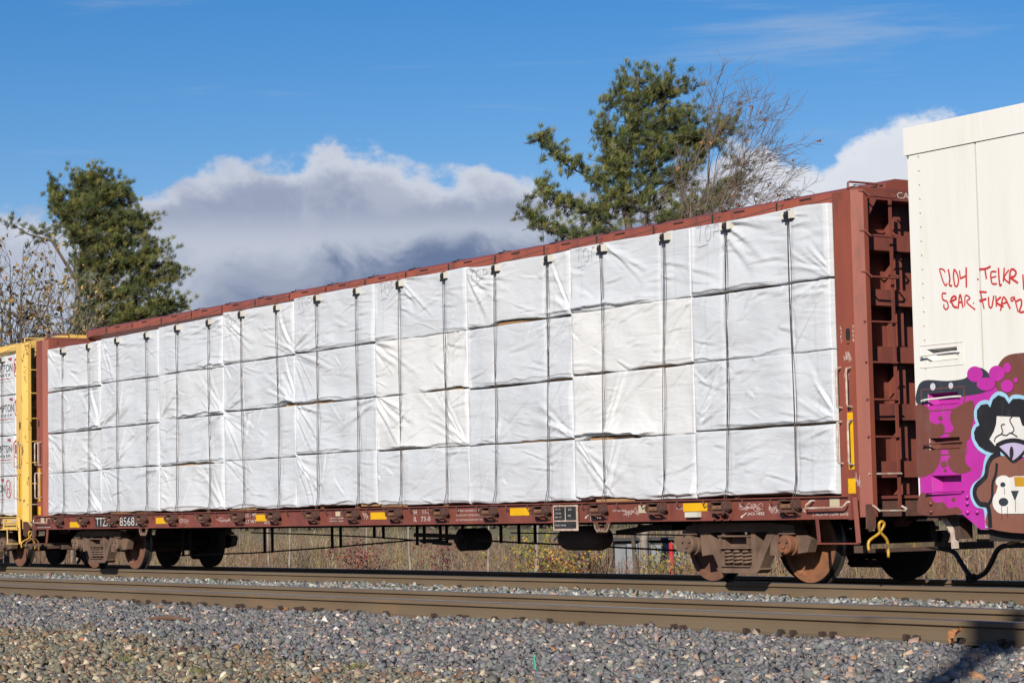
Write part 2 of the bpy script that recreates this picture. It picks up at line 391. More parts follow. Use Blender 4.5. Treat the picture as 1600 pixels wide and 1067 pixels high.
# ------------------------------------------------------------------ ground
gp = [(-4000, -1.3), (-300, -1.2), (-60, -1.0), (-22, -0.80), (-17, -0.62), (-13, -0.40), (-11, -0.315), (-9.4, -0.262), (-8.4, -0.235), (-6.3, -0.205), (-3.9, -0.215), (-2.5, -0.235), (-1.4, -0.215),
      (1.6, -0.21), (2.4, -0.28), (4.4, -0.92), (8, -1.0), (24, -1.05), (60, -1.15), (140, -1.2), (400, -1.2), (5000, -1.2)]
gx = [-5000, -600, -150, -60, -30, -15, 0, 10, 20, 30, 45, 80, 300, 4000]
V = np.array([(x, y, z) for y, z in gp for x in gx], dtype=np.float32)
nx = len(gx)
F = np.array([(j * nx + i, j * nx + i + 1, (j + 1) * nx + i + 1, (j + 1) * nx + i) for j in range(len(gp) - 1) for i in range(nx - 1)])
gm = bpy.data.materials.new('ground'); gm.use_nodes = True; MATS['ground'] = gm
def ground_nodes():
    nt = gm.node_tree; P = nt.nodes['Principled BSDF']; P.inputs['Roughness'].default_value = 0.95; N = nt.nodes.new; L = nt.links.new
    tc = N('ShaderNodeTexCoord'); sx = N('ShaderNodeSeparateXYZ'); L(tc.outputs['Object'], sx.inputs[0])
    def noise(s, d=5):
        n = N('ShaderNodeTexNoise'); n.inputs['Scale'].default_value = s; n.inputs['Detail'].default_value = d; L(tc.outputs['Object'], n.inputs['Vector']); return n.outputs['Fac']
    def rng(v, a, b):
        n = N('ShaderNodeMapRange'); n.interpolation_type = 'SMOOTHSTEP'; L(v, n.inputs[0]); n.inputs[1].default_value = a; n.inputs[2].default_value = b; return n.outputs[0]
    def mix(fac, a, b):
        n = N('ShaderNodeMix'); n.data_type = 'RGBA'; L(fac, n.inputs[0])
        for s, v in ((n.inputs[6], a), (n.inputs[7], b)):
            if isinstance(v, tuple): s.default_value = v + (1,)
            else: L(v, s)
        return n.outputs[2]
    yy = N('ShaderNodeMath'); yy.operation = 'MULTIPLY_ADD'; L(noise(0.8), yy.inputs[0]); yy.inputs[1].default_value = 3.0; L(sx.outputs['Y'], yy.inputs[2]); y = yy.outputs[0]
    vr = N('ShaderNodeTexVoronoi'); vr.inputs['Scale'].default_value = 22; L(tc.outputs['Object'], vr.inputs['Vector'])
    grav = mix(vr.outputs['Color'], (0.054, 0.052, 0.055), (0.123, 0.112, 0.108))
    tan = mix(vr.outputs['Color'], (0.065, 0.050, 0.031), (0.129, 0.099, 0.060))
    soil = mix(rng(noise(2.5), 0.35, 0.65), (0.072, 0.047, 0.029), (0.115, 0.079, 0.043))
    mead = mix(rng(noise(0.25, 8), 0.35, 0.65), (0.129, 0.116, 0.039), (0.142, 0.107, 0.052))
    c = mix(rng(y, -8.2, -7.0), tan, grav)
    c = mix(rng(y, 3.5, 5.5), c, soil)
    c = mix(rng(y, 24, 34), c, mead)
    L(c, P.inputs['Base Color'])
    b = N('ShaderNodeBump'); b.inputs['Strength'].default_value = 0.6; b.inputs['Distance'].default_value = 0.03; L(vr.outputs['Distance'], b.inputs['Height']); L(b.outputs[0], P.inputs['Normal'])
ground_nodes()
npmesh('ground', V, F, 'ground', kind='structure', label='gravel ground running from the tracks back into a brown field')
def gz(y): return np.interp(y, [q[0] for q in gp], [q[1] for q in gp])

# ------------------------------------------------------------------ ballast and gravel: real stones
CUBE = np.array([(x, y, z) for x in (-1, 1) for y in (-1, 1) for z in (-1, 1)], float) * 0.62
CT = np.array([(0, 1, 3), (0, 3, 2), (4, 6, 7), (4, 7, 5), (0, 4, 5), (0, 5, 1), (2, 3, 7), (2, 7, 6), (0, 2, 6), (0, 6, 4), (1, 5, 7), (1, 7, 3)])
def stones(name, x, y, size, pal, wts, rng, lift=0.02, **props):
    n = len(x)
    rad = rng.uniform(0.6, 1.22, (n, 8, 1)); v = CUBE[None] * rad + rng.normal(0, 0.17, (n, 8, 3))
    sc = np.stack([rng.uniform(0.8, 1.35, n), rng.uniform(0.7, 1.1, n), rng.uniform(0.45, 0.85, n)], 1) * size[:, None]
    v = v * sc[:, None, :]
    q = rng.normal(size=(n, 4)); q[:, 1:3] *= 0.45; q /= np.linalg.norm(q, axis=1, keepdims=True); w, a, b, c = q.T
    M = np.stack([1 - 2 * (b * b + c * c), 2 * (a * b - c * w), 2 * (a * c + b * w), 2 * (a * b + c * w), 1 - 2 * (a * a + c * c), 2 * (b * c - a * w), 2 * (a * c - b * w), 2 * (b * c + a * w), 1 - 2 * (a * a + b * b)], 1).reshape(n, 3, 3)
    v = np.einsum('nij,nkj->nki', M, v)
    bumps = VNoise(rng); und = 0.02 * bumps(x * 1.1, y * 1.1) + 0.012 * bumps(x * 3 + 7, y * 3)
    z = gz(y) + und + rng.uniform(-0.2, 1, n) * lift + size * 0.18
    v += np.stack([x, y, z], 1)[:, None, :]
    pal = np.array(pal); col = pal[rng.choice(len(pal), n, p=np.array(wts) / sum(wts))] * rng.uniform(0.75, 1.4, (n, 1)) * rng.normal(1, 0.04, (n, 3))
    colv = np.repeat(col, 8, 0)
    F = (CT[None] + (np.arange(n) * 8)[:, None, None]).reshape(-1, 3)
    return npmesh(name, v.reshape(-1, 3), F, 'stone', np.clip(colv, 0.01, 0.9), **props)
rng = np.random.default_rng(11)
GREY = [(0.140, 0.139, 0.143), (0.175, 0.168, 0.165), (0.195, 0.168, 0.155), (0.32, 0.22, 0.165), (0.42, 0.36, 0.28), (0.12, 0.125, 0.125), (0.55, 0.50, 0.44), (0.34, 0.17, 0.08)]
GW = [30, 24, 16, 6, 4, 10, 1.2, 0.8]
TAN = [(0.175, 0.158, 0.105), (0.145, 0.135, 0.10), (0.27, 0.215, 0.135), (0.40, 0.33, 0.22), (0.19, 0.112, 0.065), (0.13, 0.125, 0.105), (0.50, 0.44, 0.33)]
TW = [20, 16, 16, 7, 20, 14, 2]
def field(n, y0, y1):
    """points on the shoulder in front of the tracks, in the wedge of ground seen from the lineside"""
    y = rng.uniform(y0, y1, n)
    xl = 30.16 - (y + 18.64) * 2.72 - 1.2; xr = 30.16 - (y + 18.64) * 0.80
    return xl + rng.random(n) * (xr - xl), y
vb = VNoise(rng)
def edge_y(x): return -8.55 - 0.075 * np.clip(x - 3, 0, 30) + 0.35 * vb(x * 0.9, x * 0 + 3.3)
x, y = field(105000, -11.4, -5.92)
g = y + rng.normal(0, 0.28, len(y)) > edge_y(x)
xs, ys = x[g], y[g]
stones('ballast_stones', xs, ys, rng.gamma(5, 0.0048, len(xs)).clip(0.010, 0.056), GREY, GW, rng, 0.03, kind='stuff', label='crushed grey ballast stones on the shoulder of the near track')
x, y = field(66000, -13.4, -7.9)
g = y + rng.normal(0, 0.28, len(y)) < edge_y(x)
xs, ys = x[g], y[g]
stones('loose_gravel', xs, ys, rng.gamma(4, 0.0055, len(xs)).clip(0.009, 0.052), TAN, TW, rng, 0.02, kind='stuff', label='tan and olive loose gravel below the ballast shoulder')
n = 26000
x = rng.uniform(-17, 17, n); y = rng.uniform(-2.3, -0.84, n)
stones('ballast_between_tracks', x, y, rng.gamma(7, 0.0046, n).clip(0.014, 0.06), [(0.17, 0.185, 0.175), (0.24, 0.235, 0.215), (0.33, 0.30, 0.245), (0.33, 0.22, 0.165), (0.48, 0.46, 0.42), (0.13, 0.14, 0.14)], [26, 20, 12, 7, 5, 12], rng, 0.05, kind='stuff', label='greenish grey ballast strip between the two tracks')
n = 9000
x = rng.uniform(-60, 8, n); y = rng.uniform(1.2, 3.2, n)
stones('ballast_far_shoulder', x, y, rng.gamma(7, 0.005, n).clip(0.014, 0.07), GREY, GW, rng, 0.03, kind='stuff', label='grey ballast on the far shoulder behind the train')

# ------------------------------------------------------------------ rails, tie plates and spikes
half = [(0.0762, -0.186), (0.0762, -0.175), (0.030, -0.160), (0.011, -0.145), (0.0088, -0.095), (0.011, -0.058), (0.034, -0.048), (0.0373, -0.044), (0.0355, -0.008), (0.028, -0.002), (0.012, 0.0)]
prof_rail = half + [(-a, b) for a, b in half[::-1]]
spk = MB().box(-0.021, 0.021, -0.106, -0.058, -0.176, -0.138).bar((0, -0.088, -0.20), (0, -0.088, -0.138), 0.024, 0.024)
spike_me = spk.build('spike', 'spike_iron').data
plate_me = MB().box(-0.10, 0.10, -0.18, 0.18, -0.205, -0.186).build('tie_plate', 'spike_iron').data
for nm in ('spike', 'tie_plate'): bpy.data.objects.remove(bpy.data.objects[nm])
S2 = 4.978
rails = [(-0.755, 'train-side track, rail carrying the near wheels', (-17, 17)), (0.755, 'rail under the far wheels, shaded by the train', None), (-S2 + 0.755, 'empty near track, rail on the train side', (-6, 18)), (-S2 - 0.755, 'empty near track, brown rail closest to the viewer', (-4, 19))]
for ry, lab, span in rails:
    b = MB(); n = len(prof_rail)
    b.prism([(q[0] + ry, q[1]) for q in prof_rail], -190, 60, 'x')
    for i, fc_ in enumerate(b.f):
        if all(b.v[k][2] > -0.009 for k in fc_): b.m[i] = 1
    ro = b.build('rail', ['rail_rust', 'rail_top'], label=lab, category='rail', group='steel rails of the two tracks')
    if span:
        k = span[0]; rnd = random.Random(int(ry * 100))
        while k < span[1]:
            pl = bpy.data.objects.new('tie_plate', plate_me); COL.objects.link(pl); pl.location = (k, ry, 0); pl.parent = ro
            for dx in (-0.06, 0.07):
                if rnd.random() < 0.72:
                    s = bpy.data.objects.new('spike', spike_me); COL.objects.link(s); s.parent = ro
                    s.location = (k + dx + rnd.uniform(-.02, .02), ry, rnd.uniform(-0.005, 0.014)); s.rotation_euler = (0, rnd.uniform(-.2, .2), 0)
            k += 0.50 + rnd.uniform(-.03, .03)

# ------------------------------------------------------------------ railcar trucks
def wheel(parent, x, side, mats):
    """one wheel; side -1 is the near side. The outer face carries the dish, the inner edge the flange."""
    pr = [(0.0, -0.875), (0.075, -0.875), (0.085, -0.865), (0.115, -0.862), (0.13, -0.83), (0.20, -0.79), (0.30, -0.768), (0.362, -0.772), (0.378, -0.80), (0.448, -0.803), (0.455, -0.795), (0.4575, -0.70), (0.468, -0.688), (0.487, -0.682), (0.487, -0.668), (0.43, -0.660), (0.36, -0.662), (0.20, -0.70), (0.10, -0.66), (0.0, -0.66)]
    mids = [0] * 9 + [1] * 6 + [0] * 4
    b = MB(); b.lathe([(q[0], q[1] * -side) for q in pr], (x, 0, 0.457), 56, mids)
    return b.build('wheel', mats, parent, smooth=38)
def make_truck(parent, xc, wheel_mats, cap_mats):
    fr = MB()
    for sd in (-1, 1):
        Y = lambda a, b: (min(sd * a, sd * b), max(sd * a, sd * b))
        def pz(poly, a=1.12, c=0.97): fr.prism([(p[0] + xc, p[1]) for p in poly], *Y(a, c))
        pz([(-1.02, .600), (-.98, .68), (-.55, .71), (.55, .71), (.98, .68), (1.02, .600), (.72, .585), (.45, .602), (-.45, .602), (-.72, .585)], 1.113, .975)
        for s in (-1, 1):
            pz([(s * .66, .598), (s * .53, .598), (s * .345, .33), (s * .27, .19), (s * .30, .125), (s * .37, .17), (s * .47, .33)], 1.125, .968)
            pz([(s * .72, .592), (s * .60, .592), (s * .575, .45), (s * .55, .335), (s * .69, .318)], 1.118, .972)
            pz([(s * 1.00, .56), (s * 1.20, .57), (s * 1.26, .52), (s * 1.19, .37), (s * 1.03, .355), (s * 1.04, .45)], 1.105, .98)
            pz([(s * .235, .604), (s * .305, .604), (s * .325, .43), (s * .32, .19), (s * .25, .19)], 1.130, .965)
            pz([(s * .75, .575), (s * 1.03, .575), (s * 1.02, .625), (s * .77, .625)], 1.15, .94)
        pz([(-.33, .122), (.33, .122), (.40, .165), (.36, .195), (-.36, .195), (-.40, .165)], 1.142, .95)
        # bolster end with its pocket lips
        pz([(-.29, .425), (.225, .425), (.225, .545), (-.29, .545)], 1.04, .80)
        pz([(-.31, .548), (.245, .548), (.245, .566), (-.31, .566)], 1.185, .80)
        pz([(-.31, .408), (.245, .408), (.245, .424), (-.31, .424)], 1.180, .80)
        pz([(-.30, .424), (-.275, .424), (-.275, .548), (-.30, .548)], 1.170, .80)
        pz([(.205, .424), (.23, .424), (.23, .548), (.205, .548)], 1.170, .80)
        pz([(-.28, .197), (.24, .197), (.24, .212), (-.28, .212)], 1.170, .95)
    fr.box(xc - .22, xc + .22, -.80, .80, .40, .60)                                     # bolster
    for s in (-1, 1):
        fr.box(xc + s * .40 - .05, xc + s * .40 + .05, -.74, .74, .30, .40)             # brake beams
    t = fr.build('truck', 'truck_iron', parent, label='')
    del t['label']
    for s in (-1, 1):
        for sd in (-1, 1): wheel(t, xc + s * .89, sd, wheel_mats[0 if s < 0 else 1] if sd < 0 else ['wheel_shaded', 'wheel_shaded'])
        MB().tube([(xc + s * .89, -.98, .457), (xc + s * .89, .98, .457)], .082, 16).build('axle', 'underframe', t, smooth=40)
        for sd in (-1, 1):
            cap = MB().lathe([(0, sd * 1.212), (.045, sd * 1.212), (.05, sd * 1.195), (.100, sd * 1.193), (.112, sd * 1.18), (.112, sd * 1.105), (.128, sd * 1.10), (.128, sd * .96), (0, sd * .96)], (xc + s * .89, 0, .457), 28)
            for k in range(3):
                a = 2 * math.pi * k / 3 + .5; bx, bz = xc + s * .89 + .074 * math.cos(a), .457 + .074 * math.sin(a)
                cap.tube([(bx, sd * 1.18, bz), (bx, sd * 1.222, bz)], .017, 6)
            cap.build('bearing_cap', cap_mats[0 if s < 0 else 1], t, smooth=35)
        for sd in (-1, 1):   # brake shoe
            MB().prism([(xc + s * .41, .32), (xc + s * .475, .30), (xc + s * .44, .44), (xc + s * .47, .56), (xc + s * .41, .56)], sd * .70 - .05, sd * .70 + .05).build('brake_shoe', 'truck_iron', t)
    for sd in (-1, 1):
        for q in (-.19, -.03, .135):
            pts = [(xc + q + .066 * math.cos(a), sd * 1.085 + .066 * math.sin(a), .215 + .192 * a / (2 * math.pi * 4.5)) for a in np.linspace(0, 2 * math.pi * 4.5, 64)]
            MB().tube(pts, .0165, 6).build('coil_spring', 'truck_iron', t, smooth=True)
    return t

# ------------------------------------------------------------------ bulkheads
def make_bulkhead(parent, sg, paint, faded, shade, detail=True):
    """sg +1: bulkhead at the right end, -1: at the left end"""
    X = lambda a: sg * a
    b = MB()
    post = [(11.09, -1.05), (11.09, -1.245), (11.19, -1.330), (11.48, -1.330), (11.605, -1.255), (11.605, -1.19), (11.40, -1.18), (11.40, -1.05)]
    h = MB().box(*sorted((X(11.045), X(11.085))), -1.04, 1.04, 1.0, 4.352).build('bulkhead', shade, parent)
    for s_ in (1, -1): MB().prism([(X(p[0]), s_ * p[1]) for p in post], .76, 4.362, 'z').build('post', faded, h)
    zc = [3.82, 3.20, 2.56, 1.92, 1.28]
    for z in zc: MB().box(*sorted((X(11.087), X(11.35))), -1.035, 1.045, z - .09, z + .09).build('end_rib', shade, h)
    for y in (-.42, .42): MB().box(*sorted((X(11.087), X(11.26))), y - .05, y + .05, 1.0, 4.25).build('end_stiffener', shade, h)
    MB().box(*sorted((X(11.16), X(11.455))), -1.178, 1.178, 4.285, 4.415).build('top_beam', paint, h)
    MB().prism([(-1.185, 4.284), (-.96, 4.284), (-1.13, 4.02), (-1.185, 4.02)], X(11.50), X(11.512), 'x').build('gusset', paint, h)
    MB().tube([(X(11.3), -1.19, 4.41), (X(11.3), -1.19, 4.475), (X(11.3), -1.16, 4.487), (X(11.3), -.76, 4.487), (X(11.3), -.73, 4.475), (X(11.3), -.73, 4.41)], .013, 6).build('grab_iron', paint, h)
    MB().box(*sorted((X(11.535), X(11.548))), -.815, -.772, .86, 4.29).build('ladder_stile', paint, h)
    rungs = [(4.32, 1), (3.88, 1), (3.425, 1), (2.90, 0), (2.452, 0), (2.043, 0), (1.634, 0), (1.228, 0), (.86, 1)]
    for z, bent in rungs:
        if bent: pts = [(X(11.56), -1.275, z + .025), (X(11.62), -1.255, z + .02), (X(11.645), -1.20, z - .035), (X(11.645), -.82, z - .04), (X(11.63), -.78, z - .02), (X(11.56), -.785, z + .01)]
        else: pts = [(X(11.59), -1.285, z), (X(11.575), -.785, z)]
        MB().tube(pts, .0125, 6).build('ladder_rung', paint if z > 1.3 else 'worn_white', h)
    # vertical grab irons on the post
    for gx, z0, z1 in ((11.245, 1.975, 2.40), (11.405, 1.978, 2.39), (11.232, 1.36, 1.805), (11.405, 1.345, 1.815)):
        MB().tube([(X(gx), -1.335, z0 - .01), (X(gx), -1.40, z0), (X(gx), -1.405, z0 + .03), (X(gx), -1.405, z1 - .03), (X(gx), -1.40, z1), (X(gx), -1.335, z1 + .01)], .013, 6).build('grab_iron', 'worn_white' if sg > 0 or True else paint, h)
    if detail:
        MB().box(*sorted((X(11.322), X(11.412))), -1.3335, -1.3312, 1.285, 1.91).build('reflector', 'reflector_yellow', h)
        MB().box(*sorted((X(11.302), X(11.42))), -1.3335, -1.3312, 1.022, 1.185).build('reflector', 'reflector_yellow', h)
        MB().sheet([(X(11.375) + .036 * math.cos(a), 2.77 + .082 * max(-.8, min(.8, 1.3 * math.sin(a)))) for a in np.linspace(0, 2 * math.pi, 24, endpoint=False)], -1.3325).build('lift_slot', 'dark_gap', h)
    return h

# ------------------------------------------------------------------ centerbeam flatcar
WX = [-10.211, -9.049, -7.80, -6.58, -5.40, -4.18, -2.968, -1.759, -.534, .68, 1.88, 3.112, 4.332, 5.56, 6.801, 8.007, 9.227, 10.449]
def make_winch(parent):
    b = MB()
    for x0 in (-.135, .095):
        b.prism([(-1.372, .978), (-1.49, .968), (-1.525, .925), (-1.525, .875), (-1.40, .782), (-1.372, .782)], x0, x0 + .016, 'x')
    b.box(-.118, .094, -1.50, -1.375, .955, .967)
    b.bar((-.13, -1.49, .842), (.12, -1.49, .842), .02, .03)
    w = b.build('winch', 'winch_iron', parent)
    MB().tube([(-.165, -1.455, .892), (.135, -1.455, .892)], .030, 12).build('spool', 'spool_rust', w, smooth=40)
    MB().tube([(.112, -1.455, .892), (.15, -1.455, .892)], .040, 12).tube([(.15, -1.455, .892), (.18, -1.455, .892)], .022, 10).build('ratchet_hub', 'winch_iron', w, smooth=40)
    return w
def make_flatcar(off, paint, faded, shade, ends, label, full=True):
    car = empty('flatcar', (off, 0, 0), label=label, category='flatcar')
    xl, xr = (-11.43, 11.43)
    for sd, nm in ((-1, 'side_sill'), (1, 'side_sill')):
        b = MB()
        b.box(xl, xr, *sorted((sd * 1.372, sd * 1.358)), .757, .984)
        b.box(xl, xr, *sorted((sd * 1.402, sd * 1.25)), .743, .757)
        b.box(xl, xr, *sorted((sd * 1.410, sd * 1.25)), .984, .998)
        for s in (-1, 1): b.box(*sorted((s * 11.395, s * 11.44)), *sorted((sd * 1.425, sd * 1.28)), .735, 1.012)
        b.build(nm, paint, car)
    MB().box(-11.39, 11.39, -1.33, 1.33, .955, .990).build('deck', shade, car)
    cs = MB().box(-11.3, 11.3, -.30, .30, .70, .955)
    for x in np.arange(-10.2, 10.3, 1.22): cs.box(x - .02, x + .02, -1.355, 1.355, .80, .953)
    cs.build('center_sill', 'underframe', car)
    MB().box(-11.1, 11.1, -.06, .06, .99, 4.44).build('center_web', shade, car)
    ch = MB().prism([(-.30, 4.597), (-.44, 4.545), (-.445, 4.43), (-.30, 4.37), (.30, 4.37), (.445, 4.43), (.44, 4.545), (.30, 4.597)], -11.12, 11.12, 'x').build('top_chord', faded, car)
    if full:
        for x in WX: MB().box(x - .012, x + .012, -.4485, -.4405, 4.432, 4.544).build('chord_seam', 'dark_gap', ch)
        for x in WX: MB().box(x + .42, x + .62, -.452, -.441, 4.515, 4.53).build('chord_slot', 'dark_gap', ch)
    for sg in ends: make_bulkhead(car, sg, paint, faded, shade, True)
    # winches
    w0 = None
    for x in (WX if full else WX[-4:]):
        if w0 is None: w0 = make_winch(car); w0.location = (x, 0, 0)
        else: w = copy_tree(w0, car); w.location = (x, 0, 0)
    # stirrup steps and sill handholds at the ends
    for sg in ends:
        X = lambda a: sg * a
        MB().bar((X(10.835), -1.39, .75), (X(10.875), -1.40, .485), .014, .055).bar((X(10.872), -1.40, .475), (X(11.515), -1.40, .475), .055, .016).bar((X(11.515), -1.40, .48), (X(11.488), -1.41, .98), .014, .055).build('stirrup_step', paint, car)
        MB().tube([(X(10.785), -1.372, .95), (X(10.79), -1.43, .95), (X(10.73), -1.455, .90), (X(10.725), -1.46, .868), (X(11.33), -1.46, .872), (X(11.37), -1.455, .895), (X(11.39), -1.445, .925), (X(11.42), -1.42, .93)], .012, 6).build('grab_iron', 'worn_white', car)
        MB().box(*sorted((X(11.04), X(11.20))), -1.3765, -1.3742, .875, .98).build('route_card', 'cream_sticker', car)
        # end sill, draft gear, coupler and uncoupling lever
        MB().box(*sorted((X(11.12), X(11.36))), -1.16, 1.16, .76, .95).build('end_sill', 'winch_iron', car)
        cp = MB().box(*sorted((X(10.9), X(11.66))), -.16, .16, .70, .98)
        cp.prism([(X(11.66), -.09), (X(11.95), -.10), (X(12.06), -.15), (X(12.10), -.02), (X(12.04), .10), (X(11.90), .14), (X(11.66), .09)], .72, .97, 'z')
        cp.build('coupler', 'rust_brown', car)
        lv = MB().bar((X(11.75), -1.42, .445), (X(11.75), -.30, .445), .03, .05).build('uncoupling_lever', 'lever_worn', car)
        MB().tube(catmull([(X(11.73), -1.455, .40), (X(11.73), -1.45, .50), (X(11.74), -1.32, .575), (X(11.76), -1.27, .64), (X(11.77), -1.255, .685), (X(11.77), -1.29, .71), (X(11.76), -1.32, .685), (X(11.75), -1.30, .60), (X(11.75), -1.20, .50), (X(11.75), -1.19, .32)], 4, False), .0165, 7).build('lever_handle', 'lever_yellow' if sg > 0 else 'spool_rust', lv, smooth=True)
        MB().prism([(-1.375, .90), (-1.30, .90), (-1.245, .79), (-1.245, .64), (-1.33, .60), (-1.375, .64)], X(11.61), X(11.63), 'x').build('lever_bracket', 'winch_iron', car)
        MB().bar((X(11.30), -.26, .88), (X(10.98), -.26, .655), .20, .05).build('brace', 'winch_iron', car)
        MB().box(*sorted((X(11.0), X(11.2))), -1.0, 1.0, .36, .44).build('cross_bar', 'rust_brown', car)
        hp = [(11.35, -.25, .44), (11.46, -.25, .41), (11.60, -.25, .39), (11.79, -.25, .355), (11.90, -.25, .24), (12.00, -.25, .12), (12.072, -.25, .075)]
        MB().tube([(X(a), b_, c) for a, b_, c in catmull(hp, 4, False)], .028, 10).build('air_hose', 'rubber', car, smooth=True)
    # brake gear and reservoirs under the floor
    if full:
        y = -.40
        rod = MB(); rod.tube([(-7.4, y, .235), (-4.34, y, .297), (-1.76, y, .391), (.72, y, .502), (1.9, y, .52)], .013, 6)
        rod.tube([(-4.5, y, .635), (-2.5, y, .599), (-.37, y, .548), (.72, y, .502)], .012, 6)
        rod.tube([(2.4, y, .50), (3.6, y, .46), (5.2, y, .42), (6.1, y, .39), (8.1, y, .33)], .014, 6).tube([(3.3, y, .60), (6.0, y, .57), (8.1, y, .545)], .010, 6)
        rod.build('brake_rod', 'underframe', car)
        for x, z in ((-7.1, .24), (-6.8, .24), (-4.03, .305), (-3.76, .316), (-1.76, .391), (-1.49, .401), (-.45, .55), (-.18, .54), (.80, .44), (1.0, .46), (1.45, .48), (1.62, .48), (2.05, .48), (3.05, .47), (3.5, .46), (3.9, .46), (7.55, .33), (8.02, .30)):
            MB().bar((x, y, z - .015), (x, y, .74), .045, .016, (1, 0, 0)).build('hanger', 'underframe', car)
        MB().bar((.75, y, .58), (2.1, y, .55), .05, .06).bar((.9, y, .49), (1.6, y, .47), .03, .05).bar((1.25, y, .46), (1.72, y, .44), .05, .04).build('brake_lever', 'underframe', car)
        MB().lathe([(0, -.45), (.06, -.45), (.10, -.40), (.165, -.36), (.165, .06), (.13, .10), (0, .14)], (1.95, .0, .505), 24).build('brake_cylinder', 'underframe', car, smooth=40)
        tank = [(4.98 + .22 * (1 - math.cos(a)), .165 * math.sin(a)) for a in np.linspace(0, math.pi / 2, 7)] + [(6.05 - .22 * (1 - math.cos(a)) + 0, .165 * math.sin(a)) for a in np.linspace(math.pi / 2, 0, 7)]
        MB().tube([(p[0], -.72, .53) for p in tank], [max(p[1], .012) for p in tank], 20).build('air_reservoir', 'rust_brown', car, smooth=50)
        MB().tube([(5.17, -.80, .60), (5.17, -.92, .56), (5.13, -.95, .50)], .011, 6).build('reservoir_pipe', 'cream_sticker', car)
        MB().box(6.9, 7.6, -.9, -.3, .62, .70).bar((6.1, -.5, .60), (7.0, -.5, .69), .3, .05).build('valve_bracket', 'underframe', car)
        for px in (6.81, -6.62):
            q = MB(); cx = px
            out = [(cx - .18, .742), (cx - .165, .68), (cx - .11, .612), (cx + .11, .612), (cx + .165, .68), (cx + .18, .742), (cx + .10, .742), (cx + .085, .70), (cx + .05, .675), (cx - .05, .675), (cx - .085, .70), (cx - .10, .742)]
            hl = MB(); hl.add([(a, -1.40, b) for a, b in out] + [(a, -1.385, b) for a, b in out], [(0, 1, 10, 11), (1, 2, 9, 10), (2, 3, 8, 9), (3, 4, 7, 8), (4, 5, 6, 7)] + [tuple(i + 12 for i in f_)[::-1] for f_ in [(0, 1, 10, 11), (1, 2, 9, 10), (2, 3, 8, 9), (3, 4, 7, 8), (4, 5, 6, 7)]] + [(i, (i + 1) % 12, (i + 1) % 12 + 12, i + 12) for i in range(12)])
            ho = hl.build('release_handle', 'winch_iron', car)
            lettering('PULL', cx - .075, cx + .075, .625, .66, -1.4025, 'cream_sticker', ho)
            MB().ribbon([(cx - .15, .715), (cx - .135, .665), (cx - .10, .632), (cx - .08, .632)], .009, -1.4022).ribbon([(cx + .15, .715), (cx + .135, .665), (cx + .10, .632), (cx + .08, .632)], .009, -1.4022).build('stripe', 'cream_sticker', ho)
    return car

red = make_flatcar(0, 'red_paint', 'red_faded', 'red_paint', (-1, 1), 'red-brown centerbeam flatcar carrying four tiers of white-wrapped lumber')
make_truck(red, -9.145, (['wheel_rust', 'tread_steel'], ['wheel_rust', 'tread_steel']), ('truck_iron', 'truck_iron'))
make_truck(red, 9.145, (['wheel_rust', 'tread_steel'], ['wheel_orange', 'tread_steel']), ('truck_iron', 'cap_orange'))
YS = -1.3745
def plate(name, x0, x1, z0, z1, m_, par=None, y=YS): return MB().box(x0, x1, y - .0015, y, z0, z1).build(name, m_, par or red)
for x0, x1, z0, z1 in ((-9.83, -9.40, .775, .875), (-6.155, -5.57, .815, .92), (-2.48, -2.0, .83, .935), (1.086, 1.54, .827, .93), (4.73, 5.176, .846, .946), (8.434, 8.889, .859, .956)):
    plate('reflector', x0, x1, z0, z1, 'reflector_yellow')
plate('number_board', -8.68, -8.0, .772, .958, 'black_paint'); plate('number_board', -7.66, -6.80, .775, .956, 'black_paint')
YL = YS - .004
lettering('TTZX', -8.655, -8.03, .79, .94, YL, 'white_stencil', red); lettering('85689', -7.63, -6.86, .79, .94, YL, 'white_stencil', red)
lettering('LD LMT', -2.83, -2.47, .90, .955, YS, 'white_stencil', red); lettering('LT WT', -2.83, -2.47, .80, .855, YS, 'white_stencil', red)
lettering('60700', -2.2, -1.95, .786, .826, YS, 'white_stencil', red)
lettering('IH', 2.29, 2.37, .89, .953, YS, 'white_stencil', red); lettering('11-7', 2.53, 2.72, .89, .953, YS, 'white_stencil', red)
lettering('IL', 2.29, 2.37, .79, .855, YS, 'white_stencil', red); lettering('73-0', 2.48, 2.725, .79, .855, YS, 'white_stencil', red)
lettering('CAR BODY DESIGNED FOR 90%', 3.40, 4.02, .915, .937, YS, 'white_stencil', red); lettering('OF LOAD LIMIT DISTRIBUTED OVER', 3.40, 4.06, .852, .874, YS, 'white_stencil', red); lettering('NO LESS THAN CENTER 40 FT OF CAR', 3.40, 4.14, .789, .811, YS, 'white_stencil', red)
lettering('WIDTH NO. 1,000,080', -.135, .283, .84, .866, YS, 'white_stencil', red); lettering('WIDTH NO. 1,726,096', -.135, .283, .796, .822, YS, 'white_stencil', red)
lettering('JACK HERE', 9.625, 9.925, .79, .835, YS, 'white_stencil', red); lettering('ROLL', 6.54, 6.78, .768, .825, YS, 'white_stencil', red)
lettering('LOT NO. 10260', 7.02, 7.30, .872, .897, YS, 'white_stencil', red); lettering('2 INCH HP COMP SHOES', 10.75, 11.36, .782, .812, YS, 'white_stencil', red)
lettering('WILLIA', 8.30, 8.425, .885, .908, YS, 'white_stencil', red)
lettering('2 INCH HP COMP SHOES', -11.38, -10.75, .775, .80, YS, 'white_stencil', red)
